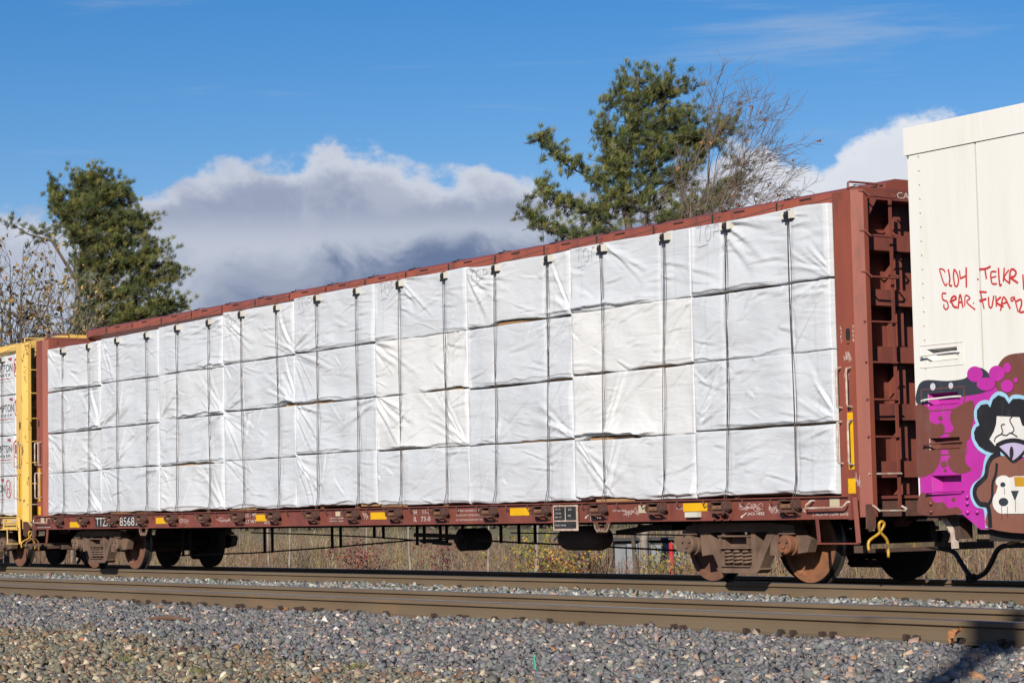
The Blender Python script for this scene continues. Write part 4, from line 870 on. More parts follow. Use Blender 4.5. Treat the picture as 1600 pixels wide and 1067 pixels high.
# ------------------------------------------------------------------ cream boxcar on the right with spray paint
TAB = json.loads(r'''{"WEED":[[12.37,-10.45],[14.24,-10.72],[9.92,-9.19],[7.55,-8.71],[15.13,-9.84]],"GRAF":[["magenta","p",0,[[12.599,1.987],[12.937,1.983],[13.262,2.032],[13.491,2.098],[13.846,2.129],[14.106,2.127],[14.647,2.032],[14.575,0.632],[13.43,0.622],[13.192,0.777],[12.587,0.777]]],["slate","p",1,[[12.605,2.109],[12.722,2.183],[13.039,2.157],[13.296,2.169],[13.372,2.237],[13.499,2.268],[13.621,2.208],[13.686,2.087],[13.558,2.009],[13.214,1.982],[12.937,1.97],[12.596,1.94]]],["brown","p",1,[[13.695,2.086],[13.747,2.246],[13.857,2.349],[14.032,2.376],[14.287,2.352],[14.616,2.222],[14.609,1.783],[14.089,1.808],[13.879,1.915]]],["brown","p",1,[[12.563,1.918],[12.696,1.922],[12.77,1.853],[12.766,1.759],[12.862,1.715],[12.929,1.728],[12.984,1.671],[12.959,1.605],[12.899,1.573],[12.916,1.479],[12.904,1.355],[12.851,1.263],[12.76,1.202],[12.565,1.192],[12.559,1.523],[12.561,1.744]]],["brown","p",1,[[13.086,1.838],[13.185,1.887],[13.379,1.939],[13.417,1.86],[13.377,1.678],[13.339,1.557],[13.276,1.497],[13.263,1.313],[13.34,1.231],[13.193,1.192],[13.066,1.226],[13.002,1.321],[13.048,1.381],[13.002,1.46],[13.042,1.599],[13.109,1.658],[13.066,1.753]]],["brown","p",1,[[12.586,0.99],[12.728,0.997],[12.79,0.908],[12.921,0.903],[13.004,0.84],[13.112,0.854],[13.162,0.784],[12.576,0.782]]],["brown","p",1,[[12.959,1.774],[12.957,1.767],[12.952,1.76],[12.945,1.755],[12.935,1.752],[12.925,1.752],[12.915,1.753],[12.906,1.757],[12.899,1.763],[12.895,1.769],[12.894,1.777],[12.896,1.784],[12.901,1.79],[12.908,1.795],[12.917,1.798],[12.928,1.798],[12.938,1.797],[12.947,1.793],[12.954,1.788],[12.958,1.781]]],["brown","p",1,[[12.999,1.297],[12.996,1.287],[12.988,1.278],[12.978,1.27],[12.964,1.266],[12.949,1.265],[12.935,1.267],[12.921,1.272],[12.911,1.28],[12.905,1.29],[12.903,1.3],[12.906,1.311],[12.913,1.32],[12.924,1.327],[12.938,1.332],[12.953,1.333],[12.967,1.331],[12.98,1.326],[12.99,1.318],[12.997,1.308]]],["brown","p",1,[[12.991,1.232],[12.99,1.228],[12.986,1.223],[12.981,1.22],[12.975,1.218],[12.969,1.217],[12.962,1.218],[12.956,1.221],[12.951,1.224],[12.949,1.229],[12.948,1.234],[12.949,1.238],[12.952,1.243],[12.957,1.246],[12.963,1.248],[12.97,1.248],[12.977,1.248],[12.983,1.245],[12.987,1.242],[12.99,1.237]]],["brown","p",1,[[13.101,0.931],[13.099,0.925],[13.095,0.919],[13.089,0.915],[13.081,0.912],[13.072,0.912],[13.064,0.913],[13.056,0.916],[13.05,0.92],[13.046,0.926],[13.045,0.932],[13.047,0.938],[13.051,0.944],[13.058,0.948],[13.066,0.951],[13.074,0.952],[13.083,0.951],[13.09,0.948],[13.096,0.943],[13.1,0.937]]],["magenta","p",1,[[13.554,2.196],[13.547,2.171],[13.53,2.149],[13.505,2.133],[13.474,2.123],[13.439,2.121],[13.405,2.127],[13.375,2.141],[13.351,2.16],[13.336,2.184],[13.332,2.209],[13.339,2.234],[13.356,2.256],[13.381,2.272],[13.413,2.281],[13.447,2.283],[13.481,2.277],[13.511,2.264],[13.535,2.244],[13.549,2.221]]],["magenta","p",1,[[13.853,2.184],[13.847,2.16],[13.83,2.138],[13.806,2.122],[13.775,2.112],[13.741,2.111],[13.708,2.116],[13.678,2.13],[13.655,2.149],[13.64,2.172],[13.636,2.197],[13.643,2.222],[13.659,2.243],[13.684,2.259],[13.715,2.269],[13.749,2.271],[13.783,2.265],[13.812,2.251],[13.835,2.232],[13.849,2.209]]],["magenta","p",1,[[13.942,2.236],[13.939,2.219],[13.931,2.205],[13.919,2.194],[13.905,2.187],[13.889,2.186],[13.874,2.189],[13.86,2.198],[13.85,2.21],[13.843,2.225],[13.842,2.242],[13.845,2.258],[13.853,2.273],[13.865,2.284],[13.879,2.29],[13.895,2.292],[13.91,2.288],[13.924,2.28],[13.934,2.267],[13.94,2.252]]],["magenta","p",1,[[14.032,2.107],[14.03,2.099],[14.025,2.092],[14.018,2.086],[14.01,2.083],[14.0,2.082],[13.991,2.084],[13.983,2.088],[13.976,2.094],[13.973,2.102],[13.971,2.11],[13.973,2.118],[13.978,2.126],[13.985,2.131],[13.994,2.134],[14.003,2.135],[14.012,2.133],[14.021,2.129],[14.027,2.123],[14.031,2.115]]],["magenta","p",1,[[13.968,2.051],[13.963,2.031],[13.95,2.014],[13.931,2.001],[13.906,1.994],[13.88,1.992],[13.853,1.997],[13.83,2.007],[13.811,2.022],[13.8,2.041],[13.797,2.061],[13.802,2.08],[13.815,2.097],[13.835,2.11],[13.859,2.118],[13.886,2.119],[13.912,2.115],[13.936,2.104],[13.954,2.089],[13.965,2.071]]],["magenta","p",1,[[13.722,2.085],[13.714,2.065],[13.696,2.047],[13.667,2.034],[13.631,2.026],[13.591,2.025],[13.552,2.031],[13.516,2.042],[13.488,2.059],[13.471,2.078],[13.466,2.1],[13.473,2.12],[13.492,2.138],[13.522,2.151],[13.558,2.158],[13.598,2.159],[13.637,2.154],[13.672,2.142],[13.699,2.126],[13.717,2.106]]],["mist","p",1,[[12.877,2.106],[12.875,2.094],[12.869,2.084],[12.86,2.076],[12.849,2.071],[12.837,2.069],[12.825,2.072],[12.814,2.078],[12.806,2.087],[12.801,2.098],[12.8,2.11],[12.802,2.122],[12.808,2.132],[12.817,2.14],[12.828,2.145],[12.84,2.147],[12.852,2.144],[12.863,2.138],[12.871,2.129],[12.876,2.118]]],["mist","p",1,[[13.135,2.102],[13.133,2.092],[13.127,2.083],[13.119,2.077],[13.11,2.072],[13.099,2.071],[13.089,2.074],[13.079,2.079],[13.072,2.086],[13.068,2.096],[13.067,2.106],[13.069,2.116],[13.074,2.125],[13.082,2.132],[13.092,2.136],[13.102,2.137],[13.113,2.135],[13.122,2.129],[13.129,2.122],[13.134,2.112]]],["skyblue","s",0.055,[[13.762,1.385],[13.619,1.379],[13.56,1.308],[13.534,1.211],[13.492,1.128],[13.379,1.06],[13.349,0.976],[13.402,0.877],[13.525,0.833],[13.544,0.637]]],["skyblue","s",0.075,[[13.762,1.397],[13.648,1.389],[13.554,1.417],[13.47,1.465],[13.416,1.538],[13.406,1.609],[13.441,1.661],[13.487,1.678],[13.456,1.754],[13.46,1.832],[13.52,1.885],[13.607,1.891],[13.645,1.854],[13.685,1.93],[13.763,1.971],[13.847,1.945],[13.903,1.877],[13.958,1.923],[14.051,1.921],[14.16,1.895],[14.27,1.903],[14.376,1.829],[14.402,1.637],[14.353,1.393],[14.06,1.376],[13.762,1.397]]],["tanbrown","p",1,[[13.616,1.306],[13.684,1.339],[13.817,1.353],[13.927,1.304],[14.038,1.314],[14.167,1.317],[14.312,1.286],[14.378,1.161],[14.368,0.624],[13.576,0.629],[13.567,0.832],[13.527,0.864],[13.432,0.893],[13.374,0.968],[13.406,1.056],[13.521,1.127],[13.568,1.224]]],["black","p",1,[[13.762,1.397],[13.648,1.389],[13.554,1.417],[13.47,1.465],[13.416,1.538],[13.406,1.609],[13.441,1.661],[13.487,1.678],[13.456,1.754],[13.46,1.832],[13.52,1.885],[13.607,1.891],[13.645,1.854],[13.685,1.93],[13.763,1.971],[13.847,1.945],[13.903,1.877],[13.958,1.923],[14.051,1.921],[14.16,1.895],[14.27,1.903],[14.376,1.829],[14.402,1.637],[14.353,1.393],[14.06,1.376]]],["black","s",0.055,[[13.762,1.385],[13.646,1.347],[13.581,1.265],[13.545,1.154],[13.411,1.059],[13.388,0.968],[13.451,0.883],[13.568,0.846],[13.588,0.637]]],["black","s",0.035,[[13.71,1.287],[13.691,1.179],[13.642,1.082],[13.626,0.943],[13.575,0.874]]],["white","p",0,[[13.733,1.76],[14.041,1.735],[14.074,1.651],[14.2,1.604],[14.195,1.508],[14.03,1.508],[13.824,1.506],[13.694,1.462],[13.621,1.53],[13.688,1.611],[13.72,1.68]]],["black","s",0.014,[[13.842,1.672],[13.791,1.663],[13.807,1.599],[13.79,1.576],[13.855,1.56],[13.913,1.581],[14.004,1.54]]],["black","s",0.014,[[13.945,1.742],[13.91,1.71],[13.958,1.628],[13.95,1.594],[13.903,1.578]]],["black","s",0.014,[[13.79,1.576],[13.713,1.547],[13.688,1.502]]],["lilac","p",0,[[13.75,1.453],[13.842,1.477],[13.936,1.488],[14.028,1.473],[14.137,1.442],[14.022,1.349],[13.936,1.308],[13.837,1.383]]],["black","s",0.045,[[13.713,1.461],[13.814,1.495],[13.937,1.507],[14.048,1.493],[14.192,1.44]]],["black","s",0.03,[[13.737,1.449],[13.836,1.372],[13.935,1.297],[14.031,1.342],[14.146,1.435]]],["black","p",1,[[13.947,1.384],[13.945,1.364],[13.94,1.346],[13.933,1.331],[13.925,1.322],[13.916,1.32],[13.908,1.323],[13.9,1.332],[13.895,1.347],[13.892,1.365],[13.891,1.385],[13.894,1.405],[13.899,1.423],[13.906,1.438],[13.914,1.447],[13.923,1.449],[13.931,1.446],[13.938,1.436],[13.944,1.422],[13.947,1.404]]],["white","p",1,[[13.899,1.095],[13.893,1.075],[13.877,1.058],[13.853,1.044],[13.824,1.036],[13.791,1.033],[13.759,1.037],[13.73,1.047],[13.707,1.061],[13.693,1.079],[13.689,1.099],[13.695,1.119],[13.711,1.137],[13.735,1.15],[13.765,1.158],[13.798,1.161],[13.83,1.157],[13.859,1.147],[13.881,1.132],[13.895,1.114]]],["white","p",1,[[13.921,0.894],[13.912,0.857],[13.89,0.823],[13.857,0.797],[13.817,0.78],[13.773,0.774],[13.729,0.781],[13.69,0.799],[13.659,0.826],[13.64,0.86],[13.635,0.898],[13.644,0.936],[13.666,0.97],[13.699,0.996],[13.74,1.013],[13.785,1.018],[13.829,1.011],[13.867,0.993],[13.897,0.966],[13.916,0.932]]],["white","p",1,[[14.082,1.073],[14.075,1.05],[14.058,1.029],[14.033,1.013],[14.001,1.003],[13.967,0.999],[13.933,1.004],[13.902,1.015],[13.878,1.032],[13.863,1.054],[13.859,1.078],[13.866,1.101],[13.883,1.122],[13.908,1.138],[13.94,1.148],[13.975,1.151],[14.009,1.146],[14.039,1.135],[14.063,1.118],[14.077,1.096]]],["white","p",1,[[14.277,0.96],[14.266,0.905],[14.24,0.856],[14.202,0.817],[14.155,0.793],[14.104,0.785],[14.053,0.794],[14.008,0.82],[13.973,0.86],[13.952,0.91],[13.947,0.965],[13.958,1.021],[13.984,1.07],[14.023,1.109],[14.07,1.133],[14.122,1.14],[14.172,1.131],[14.217,1.104],[14.251,1.064],[14.272,1.014]]],["white","p",0,[[13.749,1.122],[13.956,1.147],[14.305,1.15],[14.285,0.772],[13.788,0.777],[13.652,0.901]]],["gold","p",0,[[13.943,1.142],[14.081,1.139],[14.076,1.043],[13.954,1.045]]],["slate","p",1,[[13.825,1.067],[13.823,1.06],[13.817,1.053],[13.809,1.047],[13.799,1.044],[13.788,1.043],[13.777,1.045],[13.767,1.048],[13.76,1.054],[13.755,1.061],[13.753,1.069],[13.756,1.076],[13.761,1.083],[13.769,1.089],[13.779,1.092],[13.79,1.093],[13.801,1.091],[13.811,1.088],[13.819,1.082],[13.823,1.075]]],["slate","p",1,[[13.855,0.894],[13.852,0.881],[13.842,0.87],[13.827,0.861],[13.808,0.855],[13.788,0.853],[13.768,0.855],[13.749,0.862],[13.735,0.871],[13.727,0.883],[13.724,0.896],[13.728,0.909],[13.738,0.92],[13.753,0.929],[13.772,0.935],[13.792,0.936],[13.812,0.934],[13.83,0.928],[13.844,0.918],[13.853,0.907]]],["slate","p",0,[[13.896,1.004],[14.004,1.004],[13.953,0.913],[13.94,0.913]]],["slate","s",0.006,[[13.81,1.037],[13.81,0.968]]],["slate","s",0.006,[[13.764,0.858],[13.76,0.719]]],["slate","s",0.006,[[13.842,0.85],[13.84,0.739]]],["slate","s",0.006,[[13.953,0.913],[13.951,0.793]]]],"RED":[[[13.064,3.285],[13.046,3.314],[12.989,3.326],[13.005,3.269],[13.031,3.198],[13.066,3.146],[13.091,3.172]],[[13.113,3.314],[13.131,3.216],[13.12,3.151],[13.161,3.136]],[[13.198,3.306],[13.185,3.238],[13.192,3.176],[13.203,3.132],[13.237,3.131],[13.255,3.19],[13.234,3.261],[13.198,3.306]],[[13.273,3.285],[13.282,3.199]],[[13.37,3.308],[13.363,3.101]],[[13.278,3.199],[13.369,3.221]],[[13.523,3.178],[13.534,3.161]],[[13.552,3.271],[13.635,3.265],[13.713,3.284]],[[13.631,3.266],[13.648,3.16]],[[13.788,3.22],[13.715,3.221],[13.722,3.112],[13.791,3.099]],[[13.718,3.167],[13.785,3.174]],[[13.817,3.258],[13.826,3.085],[13.854,3.091]],[[13.898,3.25],[13.878,3.111]],[[13.96,3.224],[13.893,3.15],[13.97,3.082]],[[13.962,3.096],[13.977,3.202],[14.014,3.225],[14.056,3.187],[14.028,3.15],[13.982,3.141],[14.078,3.079]],[[14.144,3.159],[14.15,3.006]],[[13.072,3.063],[13.015,3.068],[13.021,3.006],[13.077,2.98],[13.094,2.924],[13.064,2.899],[13.032,2.922],[13.034,2.956]],[[13.115,2.974],[13.211,2.996],[13.184,3.026],[13.139,2.995],[13.17,2.924],[13.222,2.906]],[[13.234,2.891],[13.27,3.038],[13.304,2.896]],[[13.247,2.952],[13.304,2.96]],[[13.329,2.91],[13.344,3.018],[13.408,2.985],[13.359,2.949],[13.476,2.86]],[[13.452,2.934],[13.461,2.926]],[[13.541,3.041],[13.645,3.025]],[[13.559,3.033],[13.6,2.86]],[[13.536,2.947],[13.638,2.958]],[[13.666,2.976],[13.67,2.881],[13.707,2.871],[13.74,2.983]],[[13.767,2.98],[13.77,2.866]],[[13.838,2.961],[13.772,2.913],[13.869,2.857]],[[13.826,2.821],[13.874,2.957],[13.958,2.83]],[[13.835,2.887],[13.916,2.9]],[[14.017,2.942],[13.972,2.935],[13.983,2.905],[14.013,2.925],[14.017,2.942],[14.063,2.788]],[[14.042,2.896],[14.105,2.91],[14.111,2.857],[14.081,2.79],[14.151,2.784]]],"PINE2":{"pos":[-37.69,33.15],"blobs":[[0.0,16.15,0.9,1.0,170],[1.54,16.34,0.85,0.9,170],[0.59,14.85,1.47,1.14,300],[-1.0,15.21,0.28,0.62,30],[-0.71,14.14,0.62,0.81,80],[0.64,13.5,1.47,1.07,290],[2.06,14.97,0.85,0.95,120],[2.65,14.21,0.76,0.57,60],[3.58,15.06,0.52,0.33,36],[3.15,14.68,0.43,0.28,22],[3.96,13.74,0.47,0.24,22],[3.98,12.84,0.52,0.24,24],[0.0,12.24,1.07,0.95,170],[1.3,12.01,1.14,0.83,140],[2.53,11.89,1.07,0.43,60],[3.32,12.48,0.59,0.33,28],[-3.36,14.76,0.19,0.19,9],[-3.01,14.35,0.31,0.21,17],[-2.49,13.9,0.36,0.21,22],[-1.97,13.59,0.33,0.21,18],[-1.42,13.43,0.4,0.31,26],[-1.02,12.96,0.36,0.33,26],[-3.41,12.86,0.12,0.24,9],[-3.08,12.36,0.28,0.21,16],[-2.49,12.15,0.43,0.26,26],[-1.9,12.13,0.43,0.31,30],[-1.42,11.77,0.52,0.43,40],[-0.92,12.36,0.4,0.4,30],[-4.03,12.01,0.19,0.26,12],[-3.62,11.65,0.31,0.21,20],[-3.08,11.37,0.43,0.21,26],[-2.37,11.18,0.47,0.26,32],[-1.97,10.89,0.47,0.24,30],[-0.95,11.42,0.59,0.59,50]],"limbs":[[[0.54,-1.45],[0.5,3.12],[0.17,7.86],[0.0,10.94],[-0.31,12.6],[0.0,14.26],[0.36,16.15],[0.47,17.22]],[[0.12,10.23],[0.64,11.89],[0.95,13.78],[1.54,15.44],[1.66,17.1]],[[0.0,12.36],[-0.83,12.84],[-1.54,13.26],[-2.37,13.78],[-3.01,14.35],[-3.39,14.85]],[[0.0,10.47],[-0.83,11.53],[-1.66,11.94],[-2.49,12.17],[-3.08,12.48],[-3.44,12.98]],[[0.07,9.76],[-1.18,10.82],[-2.25,10.99],[-3.32,11.37],[-4.07,12.01]],[[0.64,11.89],[1.78,13.07],[2.72,14.02],[3.79,15.21]],[[0.36,10.7],[1.78,11.65],[2.96,12.36],[4.15,12.96]],[[-0.12,12.84],[-0.59,13.78],[-0.95,15.09]],[[0.83,13.31],[1.78,14.5],[2.72,14.38]]]},"PINE1":{"pos":[-63.44,22.09],"blobs":[[0.84,15.92,0.45,0.33,45],[0.33,15.41,0.78,0.56,90],[1.28,15.41,0.78,0.61,95],[-0.95,15.53,0.25,0.25,14],[-0.42,14.63,0.78,0.61,80],[1.11,14.44,1.25,0.78,200],[2.09,14.8,0.39,0.56,40],[0.84,13.32,1.25,0.78,200],[2.23,13.32,0.95,0.7,130],[2.95,13.74,0.5,0.36,40],[1.11,12.21,1.25,0.78,190],[2.79,12.21,0.95,0.67,130],[3.79,12.57,0.39,0.25,25],[1.39,10.95,1.53,0.78,210],[3.34,11.23,0.95,0.61,95],[4.49,11.6,0.47,0.25,25],[2.09,9.84,1.73,0.67,230],[3.79,10.26,0.75,0.39,60],[4.63,10.06,0.33,0.22,18],[0.84,9.42,1.11,0.5,110],[3.07,9.56,1.25,0.45,110],[-2.65,13.88,0.22,0.2,8],[-2.17,13.66,0.33,0.22,14],[-1.62,13.18,0.36,0.25,14],[-1.23,13.6,0.39,0.31,18],[-0.64,13.74,0.39,0.31,24]],"limbs":[[[-0.22,-1.39],[-0.14,3.99],[0.0,8.45],[0.17,11.23],[0.42,12.91],[0.84,14.58],[0.89,15.97]],[[0.17,11.23],[-0.98,13.13],[-2.09,13.46],[-2.73,13.91]],[[0.42,12.63],[-0.56,14.3],[-1.11,15.55]],[[0.22,11.23],[1.95,11.79],[3.62,12.49]],[[0.14,10.12],[2.23,10.68],[4.6,11.65]],[[0.06,9.0],[2.23,9.56],[4.74,10.17]],[[0.56,13.18],[1.95,14.02],[3.21,13.8]],[[0.78,14.3],[1.67,15.13],[2.09,15.13]]]},"BARE":{"pos":[-32.89,31.3],"k":[[0.0,-1.35],[1.78,15.88],[3.08,14.43],[3.7,12.2],[0.85,14.54],[3.41,13.21],[2.45,14.99],[2.3,12.76]]},"DEC1":{"pos":[-36.44,8.25],"k":[[0.0,-0.64],[-0.2,9.52],[0.37,9.27],[0.78,8.49],[-0.88,8.98],[1.17,8.2],[-0.35,8.0]]},"DEC2":{"pos":[-40.16,11.69],"k":[[0.0,-0.79],[-0.33,9.34],[-0.69,8.84],[-0.5,8.09],[-1.0,7.42],[0.36,8.88],[0.67,7.53]]},"UNDER":{"trunk":[-9.66,10.19],"trunkb":[-8.51,10.98],"trunkc":[-10.61,9.67],"shed":[-9.57,12.09],"redpost":[-7.39,10.84],"bush1":[-11.85,10.53],"bush2":[-9.45,9.6],"bush3":[-7.62,11.39],"redbush":[-19.28,10.3],"redbush2":[-16.39,10.98],"sap1":[-23.76,10.84],"sap2":[-16.82,10.35],"sap3":[-13.28,10.2],"sap4":[-8.85,11.02],"white1":[-1.65,13.05],"sap5":[-25.83,11.37],"sap6":[-20.02,10.99]}}''')
BX0, BX1, BY = 12.53, 30.0, -1.50
box = empty('boxcar', (12.53, 0, 0), label='cream boxcar covered in magenta and brown spray paint at the right edge', category='boxcar')
binv = Matrix.Translation(-Vector(box.location))
def bp(o, par=None):
    o.parent = par or box
    if par is None: o.matrix_parent_inverse = binv
    return o
HOLES = [(12.755, 13.196, 2.370, 2.503), (12.754, 13.19, 1.910, 2.038), (12.752, 13.192, 1.448, 1.572), (12.765, 13.193, .985, 1.182)]
sd = MB()
for y0, y1 in ((BY, BY + .02),):
    zs = [4.58] + [v for h_ in HOLES for v in (h_[3], h_[2])] + [.80]
    sd.prism([(12.585, .775), (13.194, .775), (13.44, .62), (13.545, .62), (13.545, .80), (12.585, .80)], y0, y1)
    sd.box(12.585, 12.755, y0, y1, .80, 4.58); sd.box(13.195, 13.545, y0, y1, .80, 4.58)
    for a, c in zip(zs[0::2], zs[1::2]): sd.box(12.755, 13.195, y0, y1, c, a)
    x = 13.565
    while x < BX1: sd.box(x, min(x + 1.395, BX1), y0, y1, .62, 4.58); x += 1.415
bp(sd.build('side_wall', 'boxcar_cream', None))
bp(MB().box(13.5, BX1 - .02, BY + .022, BY + .03, .64, 4.57).build('seam_backing', 'boxcar_streak', None))
bp(MB().box(BX0, 12.584, BY + .035, BY + .075, .78, 4.58).build('corner_post', 'boxcar_cream', None))
bp(MB().box(BX0 + .05, BX1, -BY - .02, -BY, .62, 4.58).box(BX0 + .03, BX0 + .06, BY + .08, -BY - .03, .78, 4.6).build('body_shell', 'boxcar_cream', None))
rf = MB().prism([(-1.515, 4.58), (-1.515, 4.875), (-1.40, 4.885), (0, 4.98), (1.40, 4.885), (1.515, 4.875), (1.515, 4.58)], BX0, BX1 + .04, 'x').build('roof', 'boxcar_cream', None); bp(rf)
for x in (13.9, 15.3, 16.7, 18.1): q = MB().prism([(-1.30, 4.88), (-1.22, 4.925), (-.9, 4.96), (0, 5.03), (.9, 4.96), (1.30, 4.88)], x, x + .35, 'x').build('roof_rib', 'boxcar_cream', None); q.parent = rf
for i, (a, b_, c, d) in enumerate(HOLES):
    dp = BY + .11; m_ = ['boxcar_cream', 'graffiti_magenta', 'graffiti_brown', 'graffiti_magenta'][i]
    q = MB(); q.box(a - .005, b_ + .005, dp, dp + .01, c - .01, d + .01)
    q.add([(a + .001, BY + .001, c + .001), (b_ - .001, BY + .001, c + .001), (b_ - .03, dp - .001, c + .02), (a + .05, dp - .001, c + .02), (a + .001, BY + .001, d - .001), (b_ - .001, BY + .001, d - .001), (b_ - .03, dp - .001, d - .012), (a + .05, dp - .001, d - .012)], [(0, 1, 2, 3), (4, 7, 6, 5), (0, 3, 7, 4), (1, 5, 6, 2)])
    o = q.build('ladder_pocket', m_, None); bp(o)
    zb = (c + d) / 2 - (.0 if i < 3 else .075)
    g = MB().tube([(a - .06, BY, zb - .012), (a - .05, BY - .05, zb - .01), (a, BY - .055, zb), (b_ - .03, BY - .055, zb + .012), (b_ + .03, BY - .05, zb + .012), (b_ + .035, BY, zb + .012)], .011, 6).build('grab_bar', ['boxcar_cream', 'boxcar_cream', 'graffiti_brown', 'graffiti_magenta'][i], None); bp(g)
    fr = MB(); w_ = .012
    for (p, q_) in (((a - .095, d + .047), (b_ + .09, d + .047)), ((a - .095, c - .052), (b_ + .085, c - .052))): fr.box(p[0], q_[0], BY - .006, BY - .0005, p[1] - w_ / 2, p[1] + w_ / 2)
    for xx in (a - .095, b_ + .088): fr.box(xx - w_ / 2, xx + w_ / 2, BY - .0065, BY - .0005, c - .045, d + .04)
    if i != 3: bp(fr.build('pocket_frame', ['boxcar_cream', 'graffiti_brown', 'graffiti_brown', ''][i], None))
rv = None
for k in range(24):
    z = 4.548 - k * .1492
    if any(h_[2] - .06 < z < h_[3] + .06 for h_ in HOLES) or z < 2.2: continue
    if rv is None: rv = MB().lathe([(0, -.013), (.006, -.012), (.011, -.006), (.0125, 0)], (0, 0, 0), 8).build('rivet', 'rivet_tan', None, smooth=True); o = rv; bp(o)
    else: o = copy_part(rv, box); o.matrix_parent_inverse = binv
    o.location = (12.738, BY, z)
for x, z in ((12.76, .895), (12.76, .81), (13.285, .955), (13.285, .89), (13.285, .80), (13.42, .80)):
    o = MB().lathe([(0, -.02), (.012, -.018), (.02, -.009), (.022, 0)], (x, BY - .022, z), 8).build('bolt', 'graffiti_magenta' if x > 12.8 else 'graffiti_brown', None, smooth=True); bp(o)
# spray paint, thin coats laid over one another
import bmesh
def cut_holes(o):
    bm = bmesh.new(); bm.from_mesh(o.data)
    for a, b_, c, d in HOLES:
        for co, no in (((a, 0, 0), (1, 0, 0)), ((b_, 0, 0), (1, 0, 0)), ((0, 0, c), (0, 0, 1)), ((0, 0, d), (0, 0, 1))):
            bmesh.ops.bisect_plane(bm, geom=bm.verts[:] + bm.edges[:] + bm.faces[:], plane_co=co, plane_no=no)
    kill = [fc for fc in bm.faces if any(a < fc.calc_center_median().x < b_ and c < fc.calc_center_median().z < d for a, b_, c, d in HOLES)]
    bmesh.ops.delete(bm, geom=kill, context='FACES'); bm.to_mesh(o.data); bm.free()
for k, (c, kind, w_, pts) in enumerate(TAB['GRAF']):
    y = BY - .0022 - .0006 * k; b = MB()
    if kind == 'p':
        pp = catmull(pts, 5) if w_ and len(pts) < 19 else pts
        b.sheet(pp, y)
        o = b.build('spray_paint', 'graffiti_' + c, None, fix=False)
        bm = bmesh.new(); bm.from_mesh(o.data); bmesh.ops.triangulate(bm, faces=bm.faces[:]); bm.to_mesh(o.data); bm.free()
    else:
        b.ribbon(catmull(pts, 6, False), w_, y); o = b.build('spray_paint', 'graffiti_' + c, None, fix=False)
    if min(p[0] for p in pts) < 13.2 and max(p[1] for p in pts) > .9: cut_holes(o)
    bp(o)
b = MB()
for i, ln in enumerate(TAB['RED']): b.ribbon(catmull(ln, 5, False), .017 + .007 * ((i * 37) % 10) / 10, BY - .0025 - .0003 * (i % 5))
bp(b.build('spray_lettering', 'graffiti_spray_red', None, fix=False))
# boxcar underside
bp(MB().box(13.46, BX1 - .3, -1.40, 1.40, .50, .617).box(13.3, BX1 - 1, -.32, .32, .40, .5).box(12.62, 13.5, -.25, .25, .66, .98).build('underframe', 'underframe', None))
bp(MB().box(12.62, 13.30, -1.42, 1.42, .74, .772).box(12.80, 12.95, -1.30, -1.12, .52, .74).build('end_sill', 'rust_brown', None))
bp(MB().bar((12.72, -1.30, .76), (12.84, -1.28, .60), .05, .06).bar((12.84, -1.28, .61), (12.85, -1.28, .42), .05, .06).build('step_bracket', 'worn_white', None))
bp(MB().box(12.95, 13.28, -1.05, -.3, .56, .73).build('draft_pocket', 'rust_brown', None))
bp(MB().bar((12.9, -.55, .45), (13.35, -.55, .54), .035, .035).build('lever_handle', 'lever_yellow', None))
bp(MB().bar((12.9, -1.0, .50), (13.4, -1.0, .50), .03, .025).bar((13.40, -1.05, .49), (13.40, -1.05, .62), .06, .05).build('lever_bar', 'winch_iron', None))
bp(MB().bar((13.05, -.3, .60), (13.05, -.3, .25), .09, .10).bar((13.16, -.3, .60), (13.16, -.3, .22), .02, .04).build('brake_bracket', 'rust_brown', None))
hp = [(12.072, -.25, .075), (12.16, -.25, .085), (12.267, -.25, .135), (12.36, -.25, .24), (12.43, -.25, .345), (12.52, -.25, .41), (12.70, -.25, .425), (13.3, -.25, .43)]
bp(MB().tube(catmull(hp, 4, False), .028, 10).build('air_hose', 'rubber', None, smooth=True))
bp(MB().tube([(12.03, -.27, .06), (12.12, -.27, .07)], .05, 10).build('hose_coupling', 'underframe', None))
bp(MB().box(11.95, 12.65, -.14, .14, .74, .96).build('coupler', 'rust_brown', None))
t = make_truck(None, 17.4, (['wheel_rust', 'tread_steel'], ['wheel_rust', 'tread_steel']), ('truck_iron', 'truck_iron')); bp(t)

# ------------------------------------------------------------------ trees
def tube_np(segs, sides=4):
    """many tapered branches at once: segs = [(p, q, rp, rq)]"""
    n = len(segs); p = np.array([s[0] for s in segs]); q = np.array([s[1] for s in segs]); rp = np.array([s[2] for s in segs]); rq = np.array([s[3] for s in segs])
    d = q - p; d /= np.linalg.norm(d, axis=1, keepdims=True) + 1e-9
    a = np.cross(d, np.array([0.31, 0.2, 0.93])); a /= np.linalg.norm(a, axis=1, keepdims=True) + 1e-9; b = np.cross(d, a)
    ang = np.arange(sides) * 2 * np.pi / sides
    ring = a[:, None, :] * np.cos(ang)[None, :, None] + b[:, None, :] * np.sin(ang)[None, :, None]
    V = np.concatenate([p[:, None, :] + ring * rp[:, None, None], q[:, None, :] + ring * rq[:, None, None]], 1).reshape(-1, 3)
    k = np.arange(sides); Fq = np.stack([k, (k + 1) % sides, sides + (k + 1) % sides, sides + k], 1)
    return V, (Fq[None] + (np.arange(n) * 2 * sides)[:, None, None]).reshape(-1, 4)
